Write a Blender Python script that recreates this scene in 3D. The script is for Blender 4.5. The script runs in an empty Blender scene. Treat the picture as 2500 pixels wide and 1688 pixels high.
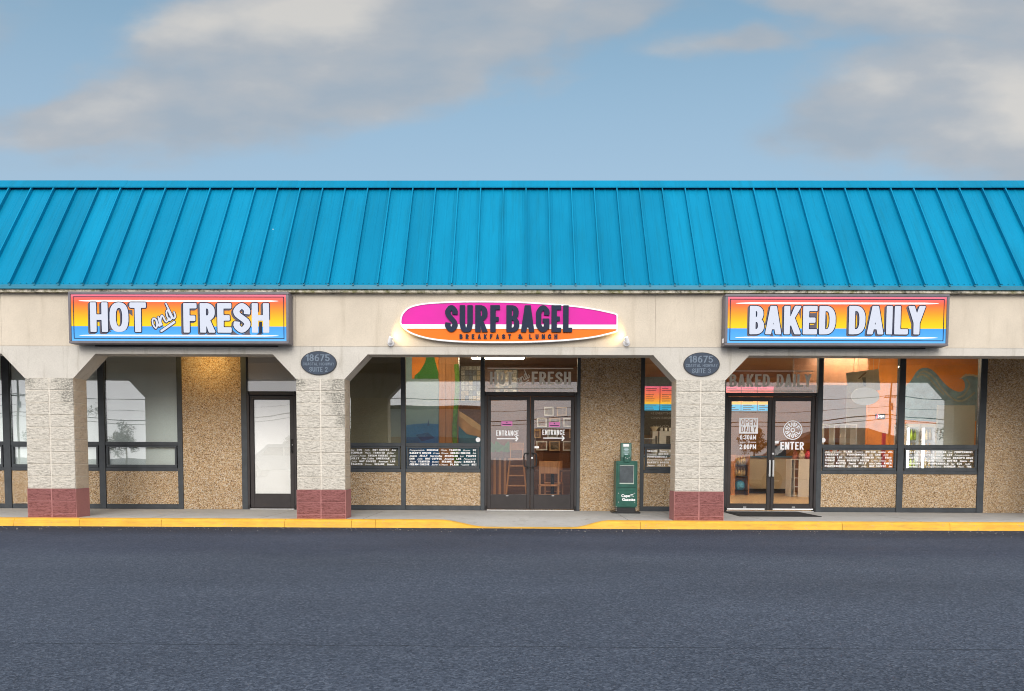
import bpy, bmesh, math, random
import numpy as np
from mathutils import Matrix, Vector

# ------------------------------------------------------------------ camera, sky, sun, exposure
S = bpy.context.scene
COL = S.collection
F, DIST, EYE, YAW, PIT, ROL, SHY = 1897.53, 12.8159, 1.0221, -0.0114, -0.0521, 0.004, 372.94
cyw, syw, cpt, spt, crl, srl = math.cos(YAW), math.sin(YAW), math.cos(PIT), math.sin(PIT), math.cos(ROL), math.sin(ROL)
FW = Vector((cpt*syw, cpt*cyw, spt)); UP0 = Vector((-spt*syw, -spt*cyw, cpt)); RT0 = Vector((cyw, -syw, 0))
RT = RT0*crl + UP0*srl; UP = RT0*(-srl) + UP0*crl
EYEP = Vector((0, -DIST, EYE))
cd = bpy.data.cameras.new('camera'); cam = bpy.data.objects.new('camera', cd); COL.objects.link(cam)
cd.sensor_fit = 'HORIZONTAL'; cd.sensor_width = 36; cd.lens = F/2500*36; cd.shift_y = SHY/2500; cd.clip_end = 3000
Mw = Matrix((RT, UP, -FW)).transposed().to_4x4(); Mw.translation = EYEP; cam.matrix_world = Mw
S.camera = cam


def at(px, py, Y):
    """photo pixel -> point on the plane y = Y (distance taken from the wall it belongs to)"""
    r = FW + RT*((px-1250)/F) - UP*((py-844-SHY)/F)
    return EYEP + r*((Y+DIST)/r.y)


def axz(px, py, Y):
    p = at(px, py, Y); return (p.x, p.z)


S.view_settings.view_transform = 'Standard'; S.view_settings.look = 'None'
S.view_settings.exposure = 0.8; S.view_settings.gamma = 1.0; S.view_settings.use_curve_mapping = False
S.cycles.max_bounces = 8; S.cycles.transparent_max_bounces = 16; S.cycles.use_denoising = True
S.cycles.sample_clamp_indirect = 4.0; S.cycles.filter_width = 1.0
SUN_EL, SUN_AZ = math.radians(25), math.radians(181)      # azimuth clockwise from +y: behind the camera, to its left

w = bpy.data.worlds.new('World'); S.world = w; w.use_nodes = True
n, l = w.node_tree.nodes, w.node_tree.links
n.clear()


def N(t, **k):
    o = n.new(t)
    for a, b in k.items(): setattr(o, a, b)
    return o


def wmath(op, a, b=None, c=None):
    m = N('ShaderNodeMath', operation=op)
    for i, v in enumerate((a, b, c)):
        if v is None: continue
        if isinstance(v, (int, float)): m.inputs[i].default_value = v
        else: l.new(v, m.inputs[i])
    return m.outputs[0]


sky = N('ShaderNodeTexSky', sky_type='NISHITA', sun_disc=False, sun_elevation=SUN_EL, sun_rotation=SUN_AZ,
        air_density=1.0, dust_density=1.6, ozone_density=1.2)
tc = N('ShaderNodeTexCoord'); sp = N('ShaderNodeSeparateXYZ'); l.new(tc.outputs['Generated'], sp.inputs[0])
dx, dy, dz = sp.outputs
ya = wmath('MAXIMUM', wmath('ABSOLUTE', dy), 0.05)
gu = wmath('DIVIDE', dx, ya); gv = wmath('DIVIDE', dz, ya)
cb = N('ShaderNodeCombineXYZ'); l.new(gu, cb.inputs[0]); l.new(gv, cb.inputs[1])
# soft distortion so cloud edges are ragged
zc = wmath('ADD', wmath('MAXIMUM', dz, 0.0), 0.12)
cp_ = N('ShaderNodeCombineXYZ'); l.new(wmath('DIVIDE', dx, zc), cp_.inputs[0]); l.new(wmath('DIVIDE', dy, zc), cp_.inputs[1])
n1 = N('ShaderNodeTexNoise'); n1.inputs['Scale'].default_value = 3.4; n1.inputs['Detail'].default_value = 5; n1.inputs['Roughness'].default_value = 0.5
mpn = N('ShaderNodeMapping'); mpn.inputs['Scale'].default_value = (1.0, 2.0, 1.0); l.new(cb.outputs[0], mpn.inputs[0]); l.new(mpn.outputs[0], n1.inputs[0])
vs = N('ShaderNodeVectorMath', operation='MULTIPLY_ADD')
l.new(n1.outputs['Color'], vs.inputs[0]); vs.inputs[1].default_value = (0.22, 0.10, 0); vs.inputs[2].default_value = (-0.11, -0.05, 0)
va = N('ShaderNodeVectorMath', operation='ADD'); l.new(cb.outputs[0], va.inputs[0]); l.new(vs.outputs[0], va.inputs[1])


def blob(px, py, rx, ry, rot):
    mp = N('ShaderNodeMapping', vector_type='TEXTURE')
    mp.inputs['Location'].default_value = ((px-1272)/1897, (1118-py)/1897, 0)
    mp.inputs['Rotation'].default_value = (0, 0, math.radians(rot)); mp.inputs['Scale'].default_value = (rx/1897, ry/1897, 1)
    l.new(va.outputs[0], mp.inputs[0])
    g = N('ShaderNodeTexGradient', gradient_type='SPHERICAL'); l.new(mp.outputs[0], g.inputs[0])
    return g.outputs[1]


def total(bl):
    s = None
    for b in bl:
        o = blob(*b[:5]); o = wmath('MULTIPLY', o, b[5])
        s = o if s is None else wmath('ADD', s, o)
    return s


cover = total([(620, 240, 760, 190, 9, 1.0), (720, 60, 480, 130, 4, 1.0), (1180, 90, 560, 150, 8, .9), (190, 285, 330, 85, 8, .8),
               (1480, 110, 150, 60, 30, .5), (1760, 135, 300, 52, 8, .75), (2190, 30, 640, 95, -3, 1.1), (2330, 190, 520, 150, 6, .9),
               (2140, 320, 420, 120, 4, .7), (2460, 350, 320, 170, 0, 1.0), (1330, 215, 150, 45, 5, .45), (-500, 150, 700, 160, 10, 1.0),
               (3100, 120, 700, 190, 5, 1.0), (900, -420, 900, 260, 5, 1.0), (2100, -500, 900, 260, 5, 1.0)])
n2 = N('ShaderNodeTexNoise'); n2.inputs['Scale'].default_value = 2.2; n2.inputs['Detail'].default_value = 4; n2.inputs['Roughness'].default_value = .5
l.new(cp_.outputs[0], n2.inputs[0])
nf = N('ShaderNodeTexNoise'); nf.inputs['Scale'].default_value = 9.0; nf.inputs['Detail'].default_value = 5; nf.inputs['Roughness'].default_value = .55; l.new(mpn.outputs[0], nf.inputs[0])
mr = N('ShaderNodeMapRange', interpolation_type='SMOOTHSTEP'); l.new(wmath('ADD', cover, wmath('MULTIPLY', wmath('MULTIPLY_ADD', nf.outputs[0], 1.0, -.5), wmath('MINIMUM', wmath('MULTIPLY', cover, 4.0), .75))), mr.inputs[0]); mr.inputs[1].default_value = .04; mr.inputs[2].default_value = .60
mr2 = N('ShaderNodeMapRange', interpolation_type='SMOOTHSTEP'); l.new(n2.outputs[0], mr2.inputs[0]); mr2.inputs[1].default_value = .05; mr2.inputs[2].default_value = .34
mfr = N('ShaderNodeMapRange', interpolation_type='SMOOTHSTEP'); l.new(dy, mfr.inputs[0]); mfr.inputs[1].default_value = .5; mfr.inputs[2].default_value = .05
mask = N('ShaderNodeMix', data_type='FLOAT'); l.new(mfr.outputs[0], mask.inputs[0]); l.new(mr.outputs[0], mask.inputs[2]); l.new(mr2.outputs[0], mask.inputs[3])
n3 = N('ShaderNodeTexNoise'); n3.inputs['Scale'].default_value = 7.0; n3.inputs['Detail'].default_value = 6; n3.inputs['Roughness'].default_value = .5
mp3 = N('ShaderNodeMapping'); mp3.inputs['Scale'].default_value = (1, 2.3, 1); mp3.inputs['Location'].default_value = (.31, .7, 0); l.new(cb.outputs[0], mp3.inputs[0]); l.new(mp3.outputs[0], n3.inputs[0])
bright = total([(720, 45, 420, 110, 3, .9), (190, 275, 200, 60, 8, .35), (2300, 205, 260, 70, 4, .4), (2480, 320, 220, 150, 0, .9), (2250, 20, 500, 70, 0, .3)])
br = wmath('ADD', bright, wmath('MULTIPLY_ADD', n3.outputs[0], 1.7, -.62))
cr_ = N('ShaderNodeValToRGB'); l.new(br, cr_.inputs[0])
cr_.color_ramp.elements[0].position = 0.0; cr_.color_ramp.elements[0].color = (.34, .385, .44, 1)
cr_.color_ramp.elements[1].position = 1.0; cr_.color_ramp.elements[1].color = (.66, .61, .55, 1)
e = cr_.color_ramp.elements.new(.4); e.color = (.43, .435, .45, 1)
cmx = N('ShaderNodeMix', data_type='RGBA'); l.new(mfr.outputs[0], cmx.inputs[0]); l.new(cr_.outputs[0], cmx.inputs[6]); cmx.inputs[7].default_value = (1.48, 1.46, 1.49, 1)
SKY_STRENGTH = 0.090
skt = N('ShaderNodeMix', data_type='RGBA', blend_type='MULTIPLY'); skt.inputs[0].default_value = 1; l.new(sky.outputs[0], skt.inputs[6]); skt.inputs[7].default_value = (1.10, 1.20, 1.02, 1)
hz = N('ShaderNodeMapRange', interpolation_type='SMOOTHSTEP'); l.new(dz, hz.inputs[0]); hz.inputs[1].default_value = .56; hz.inputs[2].default_value = .26; hz.inputs[4].default_value = .55
skh = N('ShaderNodeMix', data_type='RGBA'); l.new(hz.outputs[0], skh.inputs[0]); l.new(skt.outputs[2], skh.inputs[6]); skh.inputs[7].default_value = (2.5, 3.05, 4.05, 1)
bgs = N('ShaderNodeBackground'); l.new(skh.outputs[2], bgs.inputs[0]); bgs.inputs[1].default_value = SKY_STRENGTH
bgc = N('ShaderNodeBackground'); l.new(cmx.outputs[2], bgc.inputs[0]); bgc.inputs[1].default_value = 0.64
mx = N('ShaderNodeMixShader'); l.new(wmath('MULTIPLY', mask.outputs[0], wmath('MULTIPLY_ADD', mfr.outputs[0], .21, .78)), mx.inputs[0]); l.new(bgs.outputs[0], mx.inputs[1]); l.new(bgc.outputs[0], mx.inputs[2])
wo = N('ShaderNodeOutputWorld'); l.new(mx.outputs[0], wo.inputs[0])

sd = bpy.data.lights.new('sun', 'SUN'); sd.energy = 1.25; sd.angle = math.radians(30); sd.color = (1, .95, .88)
sun = bpy.data.objects.new('sun', sd); COL.objects.link(sun)
sdir = Vector((math.sin(SUN_AZ)*math.cos(SUN_EL), math.cos(SUN_AZ)*math.cos(SUN_EL), math.sin(SUN_EL)))
sun.rotation_euler = sdir.to_track_quat('Z', 'Y').to_euler()

# ------------------------------------------------------------------ helpers
rnd = random.Random(7)
WM = {}


def wm(o): return WM.get(o.name, Matrix.Identity(4))


def place(o, parent=None, loc=(0, 0, 0), rz=0.0):
    COL.objects.link(o); o.location = loc; o.rotation_euler = (0, 0, rz)
    WM[o.name] = Matrix.Translation(loc) @ Matrix.Rotation(rz, 4, 'Z')
    if parent:
        o.parent = parent; o.matrix_parent_inverse = wm(parent).inverted()
    return o


def tag(o, label=None, cat=None, group=None, kind=None):
    for k, v in (('label', label), ('category', cat), ('group', group), ('kind', kind)):
        if v: o[k] = v
    return o


def thing(name, label, cat, loc=(0, 0, 0), group=None, rz=0.0):
    return tag(place(bpy.data.objects.new(name, None), None, loc, rz), label, cat, group)


class MB:
    def __init__(s): s.v = []; s.f = []; s.m = []

    def add(s, vs, fs, mi=0):
        k = len(s.v); s.v += [tuple(a) for a in vs]; s.f += [tuple(i+k for i in f) for f in fs]; s.m += [mi]*len(fs); return s

    def box(s, x0, y0, z0, x1, y1, z1, mi=0):
        v = [(x0, y0, z0), (x1, y0, z0), (x1, y1, z0), (x0, y1, z0), (x0, y0, z1), (x1, y0, z1), (x1, y1, z1), (x0, y1, z1)]
        return s.add(v, [(0, 3, 2, 1), (4, 5, 6, 7), (0, 1, 5, 4), (1, 2, 6, 5), (2, 3, 7, 6), (3, 0, 4, 7)], mi)

    def prism(s, poly, y0, y1, mi=0):
        """poly of (x, z) pulled from y0 to y1"""
        k = len(poly); v = [(x, y0, z) for x, z in poly]+[(x, y1, z) for x, z in poly]
        return s.add(v, [tuple(range(k)), tuple(range(2*k-1, k-1, -1))]+[(i, (i+1) % k, k+(i+1) % k, k+i) for i in range(k)], mi)

    def xprism(s, poly, x0, x1, mi=0):
        """poly of (y, z) pulled from x0 to x1"""
        k = len(poly); v = [(x0, y, z) for y, z in poly]+[(x1, y, z) for y, z in poly]
        return s.add(v, [tuple(range(k)), tuple(range(2*k-1, k-1, -1))]+[(i, (i+1) % k, k+(i+1) % k, k+i) for i in range(k)], mi)

    def tube(s, p0, p1, r0, r1=None, k=10, mi=0):
        r1 = r0 if r1 is None else r1
        p0, p1 = Vector(p0), Vector(p1); d = (p1-p0).normalized()
        a = d.orthogonal().normalized(); b = d.cross(a)
        v = [p0+(a*math.cos(t)+b*math.sin(t))*r0 for t in (2*math.pi*i/k for i in range(k))]
        v += [p1+(a*math.cos(t)+b*math.sin(t))*r1 for t in (2*math.pi*i/k for i in range(k))]
        return s.add(v, [tuple(range(k-1, -1, -1)), tuple(range(k, 2*k))]+[(i, (i+1) % k, k+(i+1) % k, k+i) for i in range(k)], mi)

    def path(s, pts, r, k=6, mi=0):
        for a, b in zip(pts[:-1], pts[1:]): s.tube(a, b, r, r, k, mi)
        return s

    def lathe(s, c, prof, k=16, mi=0):
        """prof of (radius, z), turned about the z axis at c"""
        v = []
        for r, z in prof:
            v += [(c[0]+r*math.cos(2*math.pi*i/k), c[1]+r*math.sin(2*math.pi*i/k), c[2]+z) for i in range(k)]
        fs = [(j*k+i, j*k+(i+1) % k, (j+1)*k+(i+1) % k, (j+1)*k+i) for j in range(len(prof)-1) for i in range(k)]
        fs += [tuple(range(k-1, -1, -1)), tuple(range((len(prof)-1)*k, len(prof)*k))]
        return s.add(v, fs, mi)

    def mesh(s, name, mats, bev=0.0, seg=1, smooth=False):
        me = bpy.data.meshes.new(name); me.from_pydata(s.v, [], s.f)
        for m in (mats if isinstance(mats, (list, tuple)) else [mats]): me.materials.append(m)
        me.polygons.foreach_set('material_index', s.m)
        bm = bmesh.new(); bm.from_mesh(me)
        if bev:
            ed = [e for e in bm.edges if len(e.link_faces) == 2 and e.calc_face_angle(0) > .6]
            bmesh.ops.bevel(bm, geom=ed, offset=bev, segments=seg, affect='EDGES', clamp_overlap=True)
        bmesh.ops.recalc_face_normals(bm, faces=bm.faces)
        bm.to_mesh(me); bm.free()
        if smooth: me.shade_smooth()
        return me

    def obj(s, name, mats, parent=None, loc=(0, 0, 0), rz=0.0, **k):
        return place(bpy.data.objects.new(name, s.mesh(name, mats, **k)), parent, loc, rz)


def boxo(name, mat, parent, *b, bev=0.0, seg=1): return MB().box(*b).obj(name, mat, parent, bev=bev, seg=seg)


def copy_tree(o, loc, rz=0.0, parent=None):
    c = o.copy(); COL.objects.link(c)
    if parent: c.parent = parent
    else: c.location = loc; c.rotation_euler = (0, 0, rz)
    for ch in list(o.children): copy_tree(ch, None, 0, c)
    return c


# ------------------------------------------------------------------ materials
def mat(name, col, rough=.6, metal=0.0, spec=.4, var=None, bump=None, col2=None, coat=0, emit=None, obj_coords=False):
    """var = (noise scale, amount of value change); bump = (scale, strength, distance)"""
    m = bpy.data.materials.new(name); m.use_nodes = True
    nn, ll = m.node_tree.nodes, m.node_tree.links; b = nn['Principled BSDF']
    b.inputs['Base Color'].default_value = (*col, 1); b.inputs['Roughness'].default_value = rough
    b.inputs['Metallic'].default_value = metal; b.inputs['Specular IOR Level'].default_value = spec; b.inputs['Coat Weight'].default_value = coat
    g = nn.new('ShaderNodeNewGeometry')
    pos = g.outputs['Position']
    if var:
        no = nn.new('ShaderNodeTexNoise'); no.inputs['Scale'].default_value = var[0]; no.inputs['Detail'].default_value = 6; no.inputs['Roughness'].default_value = .6
        ll.new(pos, no.inputs[0])
        r = nn.new('ShaderNodeValToRGB'); ll.new(no.outputs[0], r.inputs[0])
        a = var[1]; c2 = col2 or tuple(min(1, c*(1+a)) for c in col)
        r.color_ramp.elements[0].position = .3; r.color_ramp.elements[0].color = (*[c*(1-a) for c in col], 1)
        r.color_ramp.elements[1].position = .7; r.color_ramp.elements[1].color = (*c2, 1)
        ll.new(r.outputs[0], b.inputs['Base Color'])
        mrg = nn.new('ShaderNodeMapRange'); ll.new(no.outputs[0], mrg.inputs[0]); mrg.inputs[3].default_value = max(0, rough-.1); mrg.inputs[4].default_value = min(1, rough+.1)
        ll.new(mrg.outputs[0], b.inputs['Roughness'])
    if bump:
        no = nn.new('ShaderNodeTexNoise'); no.inputs['Scale'].default_value = bump[0]; no.inputs['Detail'].default_value = 5; no.inputs['Roughness'].default_value = .65
        ll.new(pos, no.inputs[0])
        bu = nn.new('ShaderNodeBump'); bu.inputs['Strength'].default_value = bump[1]; bu.inputs['Distance'].default_value = bump[2]
        ll.new(no.outputs[0], bu.inputs['Height']); ll.new(bu.outputs[0], b.inputs['Normal'])
    if emit:
        b.inputs['Emission Color'].default_value = (*emit[0], 1); b.inputs['Emission Strength'].default_value = emit[1]
    return m


class G:
    """small wrapper for writing node graphs"""
    def __init__(s, m): s.m = m; s.n = m.node_tree.nodes; s.l = m.node_tree.links; s.b = s.n['Principled BSDF']; s.pos = s.new('ShaderNodeNewGeometry').outputs['Position']

    def new(s, t, **k):
        o = s.n.new(t)
        for a, b in k.items(): setattr(o, a, b)
        return o

    def put(s, sock, v):
        if hasattr(v, 'links'): s.l.new(v, sock)
        elif isinstance(v, (tuple, list)) and sock.type == 'RGBA': sock.default_value = (*v[:3], 1)
        else: sock.default_value = v

    def map(s, scale=(1, 1, 1), loc=(0, 0, 0), src=None):
        o = s.new('ShaderNodeMapping'); s.l.new(src or s.pos, o.inputs[0]); o.inputs['Scale'].default_value = scale; o.inputs['Location'].default_value = loc; return o.outputs[0]

    def noise(s, vec, scale, detail=5, rough=.6):
        o = s.new('ShaderNodeTexNoise'); s.l.new(vec, o.inputs[0]); o.inputs['Scale'].default_value = scale; o.inputs['Detail'].default_value = detail; o.inputs['Roughness'].default_value = rough; return o.outputs[0]

    def voro(s, vec, scale, feature='F1'):
        o = s.new('ShaderNodeTexVoronoi', feature=feature); s.l.new(vec, o.inputs[0]); o.inputs['Scale'].default_value = scale; return o

    def ramp(s, f, *stops, mode='LINEAR'):
        o = s.new('ShaderNodeValToRGB'); s.l.new(f, o.inputs[0]); c = o.color_ramp; c.interpolation = mode
        while len(c.elements) < len(stops): c.elements.new(.5)
        for e_, (p, col) in zip(c.elements, stops):
            e_.position = p; e_.color = (*col, 1) if isinstance(col, (tuple, list)) else (col, col, col, 1)
        return o.outputs[0]

    def math(s, op, a, b=0.0, c=0.0):
        o = s.new('ShaderNodeMath', operation=op)
        for i, v in enumerate((a, b, c)): s.put(o.inputs[i], v)
        return o.outputs[0]

    def mix(s, f, a, b, mode='MIX'):
        o = s.new('ShaderNodeMix', data_type='RGBA', blend_type=mode); s.put(o.inputs[0], f); s.put(o.inputs[6], a); s.put(o.inputs[7], b); return o.outputs[2]

    def xyz(s, v=None):
        o = s.new('ShaderNodeSeparateXYZ'); s.l.new(v or s.pos, o.inputs[0]); return o.outputs

    def bump(s, h, strength, dist, nrm=None):
        o = s.new('ShaderNodeBump'); s.l.new(h, o.inputs['Height']); o.inputs['Strength'].default_value = strength; o.inputs['Distance'].default_value = dist
        if nrm: s.l.new(nrm, o.inputs['Normal'])
        s.l.new(o.outputs[0], s.b.inputs['Normal']); return o.outputs[0]

    def col(s, v): s.put(s.b.inputs['Base Color'], v)


def m_pebble():
    m = mat('exposed_aggregate', (.4, .3, .2), .8, spec=.25); g = G(m)
    wv = g.map((1, 1, 1.25))
    v = g.voro(wv, 66)
    v2 = g.voro(wv, 66, 'DISTANCE_TO_EDGE')
    c = g.ramp(g.xyz(v.outputs['Color'])[0], (0, (.14, .075, .035)), (.16, (.50, .32, .165)), (.4, (.65, .445, .245)), (.62, (.76, .55, .33)), (.82, (.80, .66, .48)), (1, (.84, .76, .64)))
    gap = g.ramp(v2.outputs['Distance'], (0, 0), (.09, 1))
    big = g.ramp(g.noise(g.pos, 1.1, 3), (.3, .9), (.75, 1.08))
    c = g.mix(1, g.mix(gap, (.15, .092, .048), c), big, 'MULTIPLY')
    stain = g.ramp(g.noise(g.map((1, 1, .5)), 2.3, 6, .7), (.62, 0), (.74, .55))
    g.col(g.mix(stain, c, (.12, .09, .06)))
    g.bump(g.math('ADD', g.ramp(v2.outputs['Distance'], (0, 0), (.25, 1)), g.math('MULTIPLY', g.xyz(v.outputs['Color'])[1], .6)), .8, .008)
    return m


def m_block(name, base, lo, lichen):
    m = mat(name, base, .9, spec=.2); g = G(m)
    rough = g.noise(g.map((1, 1, 1.9)), 17, 8, .70)
    fine = g.noise(g.pos, 120, 3, .6)
    c = g.mix(g.ramp(rough, (.34, 0), (.52, 1)), lo, base)
    c = g.mix(g.ramp(g.noise(g.pos, 3.1, 4), (.42, 0), (.7, .35)), c, tuple(x*.84 for x in base))
    if lichen:
        x_, y_, z_ = g.xyz(); grow = None
        for lx, lz, lr in ((-7.45, 2.30, .36), (-7.44, 1.98, .22), (-8.15, 2.28, .20), (-2.97, 2.24, .34), (-3.02, 1.92, .26), (-3.68, 2.28, .24), (-2.93, 1.6, .18)):
            dd = g.math('SQRT', g.math('ADD', g.math('POWER', g.math('SUBTRACT', x_, lx), 2.0), g.math('POWER', g.math('SUBTRACT', z_, lz), 2.0)))
            q_ = g.math('MAXIMUM', g.math('SUBTRACT', 1.0, g.math('DIVIDE', dd, lr)), 0.0)
            grow = q_ if grow is None else g.math('ADD', grow, q_)
        grow = g.math('ADD', grow, g.math('MULTIPLY_ADD', g.noise(g.pos, 5, 6, .75), 2.4, -1.25))
        st = g.math('MULTIPLY', g.ramp(grow, (.12, 0), (.6, 1)), g.ramp(g.noise(g.map((1, 1, 1.8)), 34, 6, .75), (.42, 0), (.54, 1)))
        c = g.mix(g.math('MULTIPLY', st, .6), c, (.085, .088, .07))
    g.col(c)
    g.bump(g.math('ADD', rough, g.math('MULTIPLY', fine, .25)), 1.0, .05)
    return m


def m_concrete(name, base, streak=.25, bumpd=.004):
    m = mat(name, base, .85, spec=.25); g = G(m)
    c = g.mix(g.ramp(g.noise(g.pos, 1.7, 5), (.3, 0), (.75, 1)), tuple(x*.9 for x in base), tuple(min(1, x*1.07) for x in base))
    st = g.ramp(g.noise(g.map((2.4, 2.4, .32), (5, 0, 1)), 2.1, 5, .62), (.54, 0), (.72, streak))
    c = g.mix(st, c, (base[0]*.56, base[1]*.53, base[2]*.47))
    sp_ = g.ramp(g.noise(g.pos, 55, 4, .7), (.35, .9), (.6, 1.03))
    g.col(g.mix(1, c, sp_, 'MULTIPLY'))
    g.bump(g.noise(g.pos, 90, 5, .7), .5, bumpd)
    return m


def m_asphalt():
    m = mat('asphalt', (.05, .055, .065), .9, spec=.12); g = G(m)
    v = g.voro(g.pos, 75); c0 = g.xyz(v.outputs['Color'])[0]
    agg = g.ramp(c0, (0, (.021, .028, .042)), (.45, (.052, .066, .094)), (.8, (.080, .099, .134)), (1, (.13, .153, .195)))
    vv = g.voro(g.pos, 190); agg = g.mix(.35, agg, g.ramp(g.xyz(vv.outputs['Color'])[0], (0, (.020, .026, .038)), (1, (.10, .122, .158))))
    big = g.ramp(g.noise(g.map((.22, .55, 1)), 1.0, 4, .55), (.3, .86), (.72, 1.14))
    c = g.mix(1, agg, big, 'MULTIPLY')
    y = g.xyz()[1]
    edge = g.math('ADD', y, g.math('MULTIPLY_ADD', g.noise(g.map((.5, .5, 1)), 1.0, 5, .6), 1.8, -.9))
    seal = g.ramp(g.math('MULTIPLY_ADD', edge, .125, 1.0), (.50, 0), (.60, 1))         # sealcoat lapped along the kerb
    seal2 = g.ramp(g.math('MULTIPLY_ADD', edge, .125, 1.0), (.80, 0), (.90, 1))
    c = g.mix(1, c, g.mix(seal, (1, 1, 1), (.80, .80, .86)), 'MULTIPLY')
    c = g.mix(1, c, g.mix(seal2, (1, 1, 1), (.74, .72, .72)), 'MULTIPLY')
    # paving joint
    j = g.math('ABSOLUTE', g.math('ADD', g.math('ADD', y, 8.12), g.math('MULTIPLY_ADD', g.noise(g.map((1, 0, 0)), 2.2, 4), .08, -.04)))
    jm = g.ramp(j, (.0, .42), (.012, 1))
    c = g.mix(1, c, jm, 'MULTIPLY')
    peb = g.voro(g.pos, 7.5); g2 = g.ramp(peb.outputs['Distance'], (.0, 1), (.05, 0), mode='CONSTANT')
    sel = g.ramp(g.xyz(peb.outputs['Color'])[1], (.0, 0), (.90, 1), mode='CONSTANT')
    c = g.mix(g.math('MULTIPLY', g.math('MULTIPLY', g2, sel), .6), c, (.3, .3, .29))
    g.col(c)
    g.put(g.b.inputs['Roughness'], g.ramp(g.noise(g.pos, .9, 3), (.3, .8), (.7, .92)))
    g.bump(g.math('ADD', v.outputs['Distance'], g.math('MULTIPLY', g.noise(g.pos, 160, 3), .5)), .7, .008)
    return m


def m_kerb():
    m = mat('yellow_kerb_paint', (.70, .34, .03), .6, spec=.35); g = G(m)
    c = g.mix(g.ramp(g.noise(g.pos, 2.2, 6), (.3, 0), (.7, 1)), (.66, .34, .028), (.80, .455, .05))
    chip = g.ramp(g.noise(g.map((1, 1, 1.5)), 9, 8, .78), (.60, 0), (.64, 1))
    c = g.mix(g.math('MULTIPLY', chip, .6), c, (.34, .29, .22))
    dirt = g.ramp(g.noise(g.map((.6, 1, 4)), 6, 6, .7), (.45, 0), (.72, .6))
    z = g.xyz()[2]
    g.col(g.mix(dirt, c, (.36, .22, .05))); g.bump(g.noise(g.pos, 60, 4), .35, .004)
    return m


def m_roof():
    m = mat('teal_roof_metal', (.006, .235, .41), .6, metal=0, spec=.06); g = G(m)
    big = g.math('ADD', g.math('MULTIPLY', g.noise(g.map((1.2, .4, .35)), 1.0, 4), .75), g.math('MULTIPLY', g.new('ShaderNodeObjectInfo').outputs['Random'], .25))
    c = g.mix(g.ramp(big, (.3, 0), (.7, 1)), (.0008, .168, .305), (.002, .228, .400))
    st = g.ramp(g.noise(g.map((9, 1, .5)), 1.5, 5, .6), (.5, 0), (.78, .5))
    c = g.mix(st, c, (.004, .14, .215))
    sp_ = g.voro(g.pos, 2.6); dots = g.ramp(sp_.outputs['Distance'], (0, 1), (.028, 0), mode='CONSTANT')
    sel = g.ramp(g.xyz(sp_.outputs['Color'])[0], (0, 0), (.86, 1), mode='CONSTANT')
    g.col(g.mix(g.math('MULTIPLY', dots, sel), c, (.5, .55, .55)))
    g.bump(g.noise(g.map((3, 1, 1)), 2.2, 2), .12, .02)
    return m


def m_gradient(name, z0, z1, stops, rough=.35, emit=0.0):
    """print on a sign face: colours by height on the face"""
    m = mat(name, (1, 1, 1), rough, spec=.12); g = G(m)
    f = g.math('DIVIDE', g.math('SUBTRACT', g.xyz()[2], z0), z1-z0)
    c = g.ramp(f, *stops); g.col(c)
    if emit: g.l.new(c, g.b.inputs['Emission Color']); g.b.inputs['Emission Strength'].default_value = emit
    return m


def m_glass(name, refl, tint):
    m = bpy.data.materials.new(name); m.use_nodes = True; nn, ll = m.node_tree.nodes, m.node_tree.links
    nn.remove(nn['Principled BSDF'])
    tr = nn.new('ShaderNodeBsdfTransparent'); tr.inputs[0].default_value = (*tint, 1)
    gl = nn.new('ShaderNodeBsdfGlossy'); gl.inputs['Roughness'].default_value = 0.0; gl.inputs[0].default_value = (1, 1, 1, 1)
    fr = nn.new('ShaderNodeFresnel'); fr.inputs[0].default_value = 1.5
    ad = nn.new('ShaderNodeMath'); ad.operation = 'ADD'; ll.new(fr.outputs[0], ad.inputs[0]); ad.inputs[1].default_value = refl
    no = nn.new('ShaderNodeTexNoise'); no.inputs['Scale'].default_value = .9; no.inputs['Detail'].default_value = 1
    ge = nn.new('ShaderNodeNewGeometry'); ll.new(ge.outputs['Position'], no.inputs[0])
    bu = nn.new('ShaderNodeBump'); bu.inputs['Strength'].default_value = .12; bu.inputs['Distance'].default_value = .012
    ll.new(no.outputs[0], bu.inputs['Height']); ll.new(bu.outputs[0], gl.inputs['Normal'])
    mx_ = nn.new('ShaderNodeMixShader'); ll.new(ad.outputs[0], mx_.inputs[0]); ll.new(tr.outputs[0], mx_.inputs[1]); ll.new(gl.outputs[0], mx_.inputs[2])
    ll.new(mx_.outputs[0], nn['Material Output'].inputs[0])
    return m


def m_wood(name, a, b, axis='z', scale=3.0, rough=.5):
    m = mat(name, a, rough); g = G(m)
    sc = {'z': (9, 9, .7), 'x': (.7, 9, 9), 'y': (9, .7, 9)}[axis]
    g.col(g.mix(g.ramp(g.noise(g.map(sc), scale, 6, .65), (.3, 0), (.7, 1)), a, b)); return m


def m_brickwall():
    m = mat('orange_brick', (.4, .15, .07), .85); g = G(m)
    o = g.new('ShaderNodeTexBrick'); g.l.new(g.map((1, 1, 1)), o.inputs[0])
    sx, sy_, sz = g.xyz(); cb_ = g.new('ShaderNodeCombineXYZ'); g.l.new(sx, cb_.inputs[0]); g.l.new(sz, cb_.inputs[1]); g.l.new(cb_.outputs[0], o.inputs[0])
    o.inputs['Scale'].default_value = 4; o.inputs['Color1'].default_value = (.42, .14, .06, 1); o.inputs['Color2'].default_value = (.5, .2, .1, 1); o.inputs['Mortar'].default_value = (.45, .38, .32, 1)
    g.col(o.outputs[0]); return m


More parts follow.
